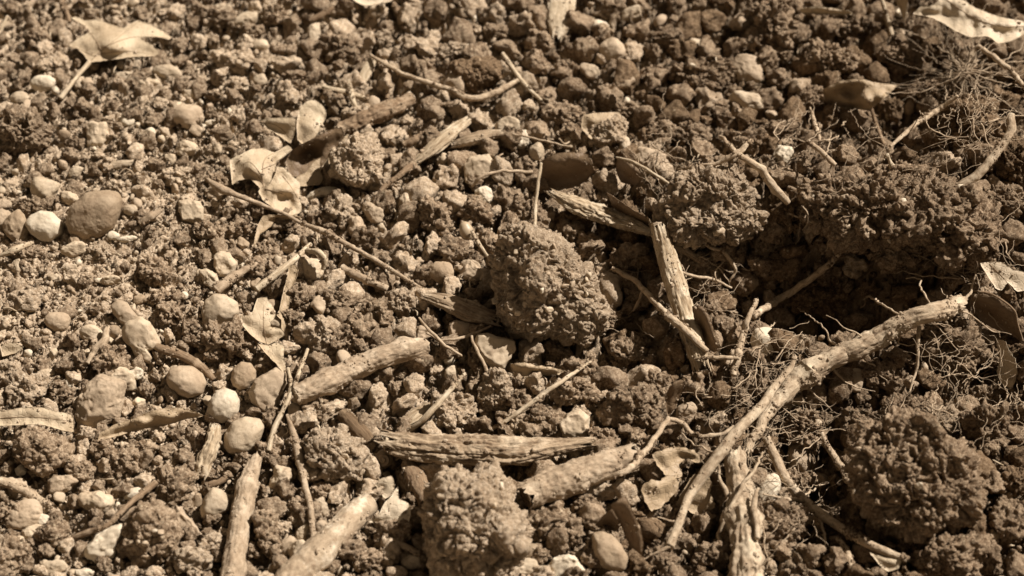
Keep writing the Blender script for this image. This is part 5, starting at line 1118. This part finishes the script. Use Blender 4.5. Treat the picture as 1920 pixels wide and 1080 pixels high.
# a round snail shell and a seed on its stalk, unlike anything round them
def shell(x, y, r, label):
    p = at(x, y, 0.004)[0]; s = mm_per_px(p); D, F = ico(5); t = empty('snail_shell', p)
    ang = np.arctan2(D[:, 1], D[:, 0]); rr = np.hypot(D[:, 0], D[:, 1])
    k = 1 + 0.10 * np.sin(ang + rr * 14) * (rr > 0.15)
    V = (D * k[:, None] * np.array([1, 1, 0.7]) * r * s) @ (RCAM @ rot_z(0.5)).T + p
    o = world_mesh('whorl', V, F, 'shell_skin', t); lab(t, label, 'snail shell')
m, nt, b = new_mat('shell_skin')
g_ = nt.nodes.new("ShaderNodeNewGeometry").outputs['Position']
nt.links.new(mixc(nt, noise_tex(nt, g_, 180), (0.16, 0.10, 0.055), (0.42, 0.31, 0.19)), b.inputs['Base Color']); b.inputs['Roughness'].default_value = 0.28
shell(719, 861, 17, 'small glossy brown snail shell tucked left of the splintered wood')
p = at(875, 434, 0.007)[0]; s = mm_per_px(p); D, F = ico(5)
k = 1 + 0.35 * np.clip(D[:, 1] - 0.55, 0, 1)
V = (D * k[:, None] * np.array([13, 17, 13]) * s) @ (RCAM @ rot_z(0.35)).T + p
sh = world_mesh('seed', V, F, 'seed_skin' if 'seed_skin' in MATS else 'shell_skin', None)
m, nt, b = new_mat('seed_skin')
g_ = nt.nodes.new("ShaderNodeNewGeometry").outputs['Position']
nt.links.new(mixc(nt, noise_tex(nt, g_, 150), (0.34, 0.24, 0.14), (0.55, 0.43, 0.28)), b.inputs['Base Color']); b.inputs['Roughness'].default_value = 0.45
sh.data.materials.clear(); sh.data.materials.append(m)
lab(sh, 'smooth teardrop seed lying above the round brown pebble', 'seed'); occupy(875, 434, 16)
# ------------------------------------------------------------------ loose clods, gravel and crumbs between the large pieces
r7 = np.random.default_rng(7)
PROT = []
for k in range(14):
    D, F = ico(4); o = k * 5.3
    sz = np.array([1, r7.uniform(0.7, 1), r7.uniform(0.6, 0.9)])
    nn = r7.normal(size=(12, 3)); nn /= np.linalg.norm(nn, axis=1)[:, None]; dd = r7.uniform(0.7, 1.0, 12)
    r = ((np.maximum(D @ nn.T, 1e-2) / dd) ** 9.0).sum(1) ** (-1 / 9.0)
    r = np.minimum(r, 1.25)
    P = D * (r * (1 + 0.18 * perlin(D * 1.5 + o, k) + 0.12 * perlin(D * 3.3 + o, k + 1)))[:, None] * sz
    n = vnormals(P, ico_faces(D))
    w = P + np.stack([perlin(P * 2.5 + o, 5), perlin(P * 2.5 + o, 6), perlin(P * 2.5 + o, 7)], 1) * 0.15
    q_ = (1.0, 0.5, 0.25)[k % 3]
    d = (facets(w / 0.8 + o, k) * 0.20 + facets(w / 0.45 + o, k + 2) * 0.16 + (lumps(w / 0.3 + o, k + 3) - 0.4) * 0.10 + facets(w / 0.18 + o, k + 5) * 0.05) * q_ + fbm(P * 6 + o, k, 2) * 0.035
    PROT.append(P + n * d[:, None])
CF = ico(4)[1]
ROCK = []
for k in range(10):
    D, F = ico(4)
    Pm = rock_shape(D, np.array([1, r7.uniform(0.65, 1), r7.uniform(0.5, 0.85)]) * 0.006, 900 + k, (0, 1, 2)[k % 3]) / 0.006
    ROCK.append(Pm)
clod_me = {(k, m): mesh_of('soil_clod', PROT[k], CF, m) for k in range(14) for m in ('clod_soil', 'pale_clod_soil', 'moist_soil')}
rock_me = {(k, m): mesh_of('pebble', ROCK[k], CF, m) for k in range(10) for m in ('white_stone', 'cream_stone', 'tan_stone', 'brown_stone')}
def rand_rot(r):
    q = r.normal(size=4); q /= np.linalg.norm(q); w, x, y, z = q
    return np.array([[1-2*(y*y+z*z), 2*(x*y-z*w), 2*(x*z+y*w)], [2*(x*y+z*w), 1-2*(x*x+z*z), 2*(y*z-x*w)], [2*(x*z-y*w), 2*(y*z+x*w), 1-2*(x*x+y*y)]])
GRID = {}
def free(x, y, r, k=0.78):
    gi, gj = int(x // 40), int(y // 40)
    for a in range(gi - 2, gi + 3):
        for b in range(gj - 2, gj + 3):
            for (u, v, q) in GRID.get((a, b), ()):
                if (u - x) ** 2 + ((v - y) * 1.15) ** 2 < ((q + r) * k) ** 2: return False
    return True
VOID = [(1540, 545, 150, 75), (1560, 890, 65, 100), (1870, 720, 70, 70), (1120, 660, 70, 40), (1190, 570, 55, 60), (1700, 245, 80, 40), (1330, 480, 70, 40), (1870, 570, 60, 60), (700, 945, 60, 40), (1310, 830, 60, 40)]
cands = []
for _ in range(60000):
    x = r7.uniform(-90, 2010); y = r7.uniform(-60, 1150)
    dense = 1.0
    e = min(1, 1.3 * math.exp(-(((x - 200) / 270) ** 4 + ((y - 520) / 150) ** 4))); dense -= 0.9 * e
    if x < 480 and y < 330: dense *= 0.7
    if any(((x - a) / c) ** 2 + ((y - b) / d) ** 2 < 1 for a, b, c, d in VOID): dense *= 0.28
    if x > 1020: dense *= 0.62
    if r7.uniform() > dense: continue
    r = 5.2 * (r7.pareto(1.55) + 1)
    if x < 520: r *= 0.85
    if x < 560 and y < 340 and r > 12: r *= 0.7
    if 480 < x < 1000 and y < 200: r *= 1.1
    r = min(r, 30 if x > 500 else 19)
    stone = r7.uniform() < (0.22 if x < 520 else 0.10 if x < 1000 else 0.04)
    cands.append((r * (0.7 if stone else 1), x, y, stone))
cands.sort(reverse=True)
sel = []
for r, x, y, stone in cands:
    if occupied(x, y) or not free(x, y, r): continue
    GRID.setdefault((int(x // 40), int(y // 40)), []).append((x, y, r)); sel.append((r, x, y, stone))
    if len(sel) > 8200: break
inview = lambda x, y: 0 < x < 1920 and 0 < y < 1080
n_c = n_s = 0
stuffV, stuffF, off = {}, {}, {}
def add_stuff(key, V, F):
    stuffV.setdefault(key, []).append(V.astype(np.float32)); o = off.get(key, 0); stuffF.setdefault(key, []).append(F + o); off[key] = o + len(V)
xs = np.array([s_[1] for s_ in sel]); ys = np.array([s_[2] for s_ in sel]); rs = np.array([s_[0] for s_ in sel])
PS = at(xs, ys, rs * PX * 0.35); sc = ((PS - CAM) @ FWD) / FPX * rs
D3, F3 = ico(3)
D2, F2 = ico(2)
n3 = len(D3)                                   # the level-4 ball starts with the vertices of level 3
for i, (r, x, y, stone) in enumerate(sel):
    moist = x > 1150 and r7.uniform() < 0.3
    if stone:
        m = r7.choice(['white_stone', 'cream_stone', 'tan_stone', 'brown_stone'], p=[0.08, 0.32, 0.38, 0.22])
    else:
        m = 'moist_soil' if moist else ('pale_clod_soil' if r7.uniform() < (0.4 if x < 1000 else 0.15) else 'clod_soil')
    k = int(r7.choice([0, 2, 3, 5, 6, 8, 9, 1])) if stone else int(r7.integers(0, 14)); R = rand_rot(r7)
    if inview(x, y) and ((stone and n_s < 200) or (not stone and n_c < 200)):
        o = link('pebble' if stone else 'soil_clod', (rock_me if stone else clod_me)[(k, m)])
        o.rotation_euler = Matrix(R.tolist()).to_euler(); o.scale = [float(sc[i])] * 3
        o.location = [float(v) for v in PS[i]]
        sz_ = 'big' if r > 24 else 'middling' if r > 17 else 'small'
        sh_ = ('angular', 'knobbly', 'craggy')[k % 3] if not stone else ('smooth', 'angular', 'rough')[k % 3]
        if stone:
            n_s += 1
            auto_label(o, f"{sz_} {sh_} {dict(white_stone='white', cream_stone='cream', tan_stone='tan', brown_stone='brown')[m]} pebble", 'pebble', x, y, 'small loose pebbles')
        else:
            n_c += 1
            auto_label(o, f"{sz_} {sh_} {dict(clod_soil='brown', pale_clod_soil='pale', moist_soil='dark')[m]} clod", 'soil clod', x, y, 'small loose soil clods')
    else:
        src = ROCK if stone else PROT
        if r > 11: V, F = src[k], CF
        elif r > 6.5: V, F = src[k][:n3], F3
        else: V, F = src[k][:len(D2)], F2
        add_stuff(m, (V * sc[i]) @ R.T + PS[i], F)
# crumbs: grains of 0.4 to 2 mm lying on the ground sheet and on the shoulders of what sticks out of it
D2, F2 = ico(2); D1, F1 = ico(1)
CR = []
for k in range(16):
    nn = r7.normal(size=(9, 3)); nn /= np.linalg.norm(nn, axis=1)[:, None]
    r = np.minimum(((np.maximum(D2 @ nn.T, 1e-2) / r7.uniform(0.65, 1.0, 9)) ** 12.0).sum(1) ** (-1 / 12.0), 1.3)
    P = D2 * (r * (1 + 0.2 * perlin(D2 * 1.6 + k * 7.7, k) + 0.15 * perlin(D2 * 3.4 + k, k + 1)))[:, None]
    CR.append(P * np.array([1, r7.uniform(0.65, 1), r7.uniform(0.6, 1)]))
nC = 52000
cx = r7.uniform(-0.40, 0.40, nC); cy = r7.uniform(-0.26, 0.34, nC)
cx[:11000] = r7.uniform(-0.38, -0.09, 11000); cy[:11000] = r7.uniform(-0.12, 0.14, 11000)
gone = (cx > -0.12) & (r7.uniform(size=nC) < np.where(cx > 0.04, 0.65, 0.45))
cr = 0.00048 * (r7.pareto(2.2, nC) + 1); cr = np.minimum(cr, 0.0024); cr[gone] = 0.0003
cz = ground_z(cx, cy) + cr * r7.uniform(0.0, 0.8, nC)
col = r7.uniform(size=nC) * np.where(cx < -0.11, 0.75, 1.0); mat_names = np.where(col < 0.07, 'cream_stone', np.where(col < 0.085, 'white_stone', np.where(col < 0.15, 'tan_stone', np.where(col < 0.35, 'pale_clod_soil', 'clod_soil'))))
Rs = np.array([rand_rot(r7) for _ in range(64)])
kk = r7.integers(0, 16, nC); rk = r7.integers(0, 64, nC)
for mname in np.unique(mat_names):
    for k in range(16):
        s_ = np.nonzero((mat_names == mname) & (kk == k))[0]
        if not len(s_): continue
        V = np.einsum('nij,vj->nvi', Rs[rk[s_]], CR[k]) * cr[s_][:, None, None] + np.stack([cx, cy, cz], 1)[s_][:, None]
        F = (F2[None] + (np.arange(len(s_)) * len(D2))[:, None, None]).reshape(-1, 3)
        add_stuff(mname, V.reshape(-1, 3), F)
for mname in stuffV:
    V = np.concatenate(stuffV[mname]); F = np.concatenate(stuffF[mname])
    stone = 'stone' in mname
    o = link('gravel' if stone else 'soil_crumbs', mesh_of('gravel' if stone else 'soil_crumbs', V, F, mname)); o['kind'] = 'stuff'
    lab(o, f"{dict(white_stone='white', cream_stone='cream', tan_stone='tan', brown_stone='brown', clod_soil='brown', pale_clod_soil='pale dry', moist_soil='dark moist')[mname]} {'mineral grains and grit' if stone else 'soil crumbs'} strewn over the whole ground", 'gravel' if stone else 'soil')

# short broken straws and fibres among the crumbs
for i in range(90):
    x, y = r7.uniform(0, 1920), r7.uniform(0, 1080)
    if occupied(x, y): continue
    L = r7.uniform(10, 34); a = r7.uniform(0, 6.28); h = r7.uniform(2, 5); rp = r7.uniform(0.9, 2.0); bend = r7.normal() * 4
    rows = [(x, y, h, rp), (x + math.cos(a) * L * .5 - math.sin(a) * bend, y + math.sin(a) * L * .4 + math.cos(a) * bend, h + 1.5, rp * 1.1), (x + math.cos(a) * L, y + math.sin(a) * L * .8, r7.uniform(1.5, 4), rp * .6)]
    strand('fibre', None, 'fibre', rows, look='short thin dry fibre', mat=str(r7.choice(['straw', 'fine_root', 'twig_brown'])), ring=6, group='short dry fibres', wig=0.0004)
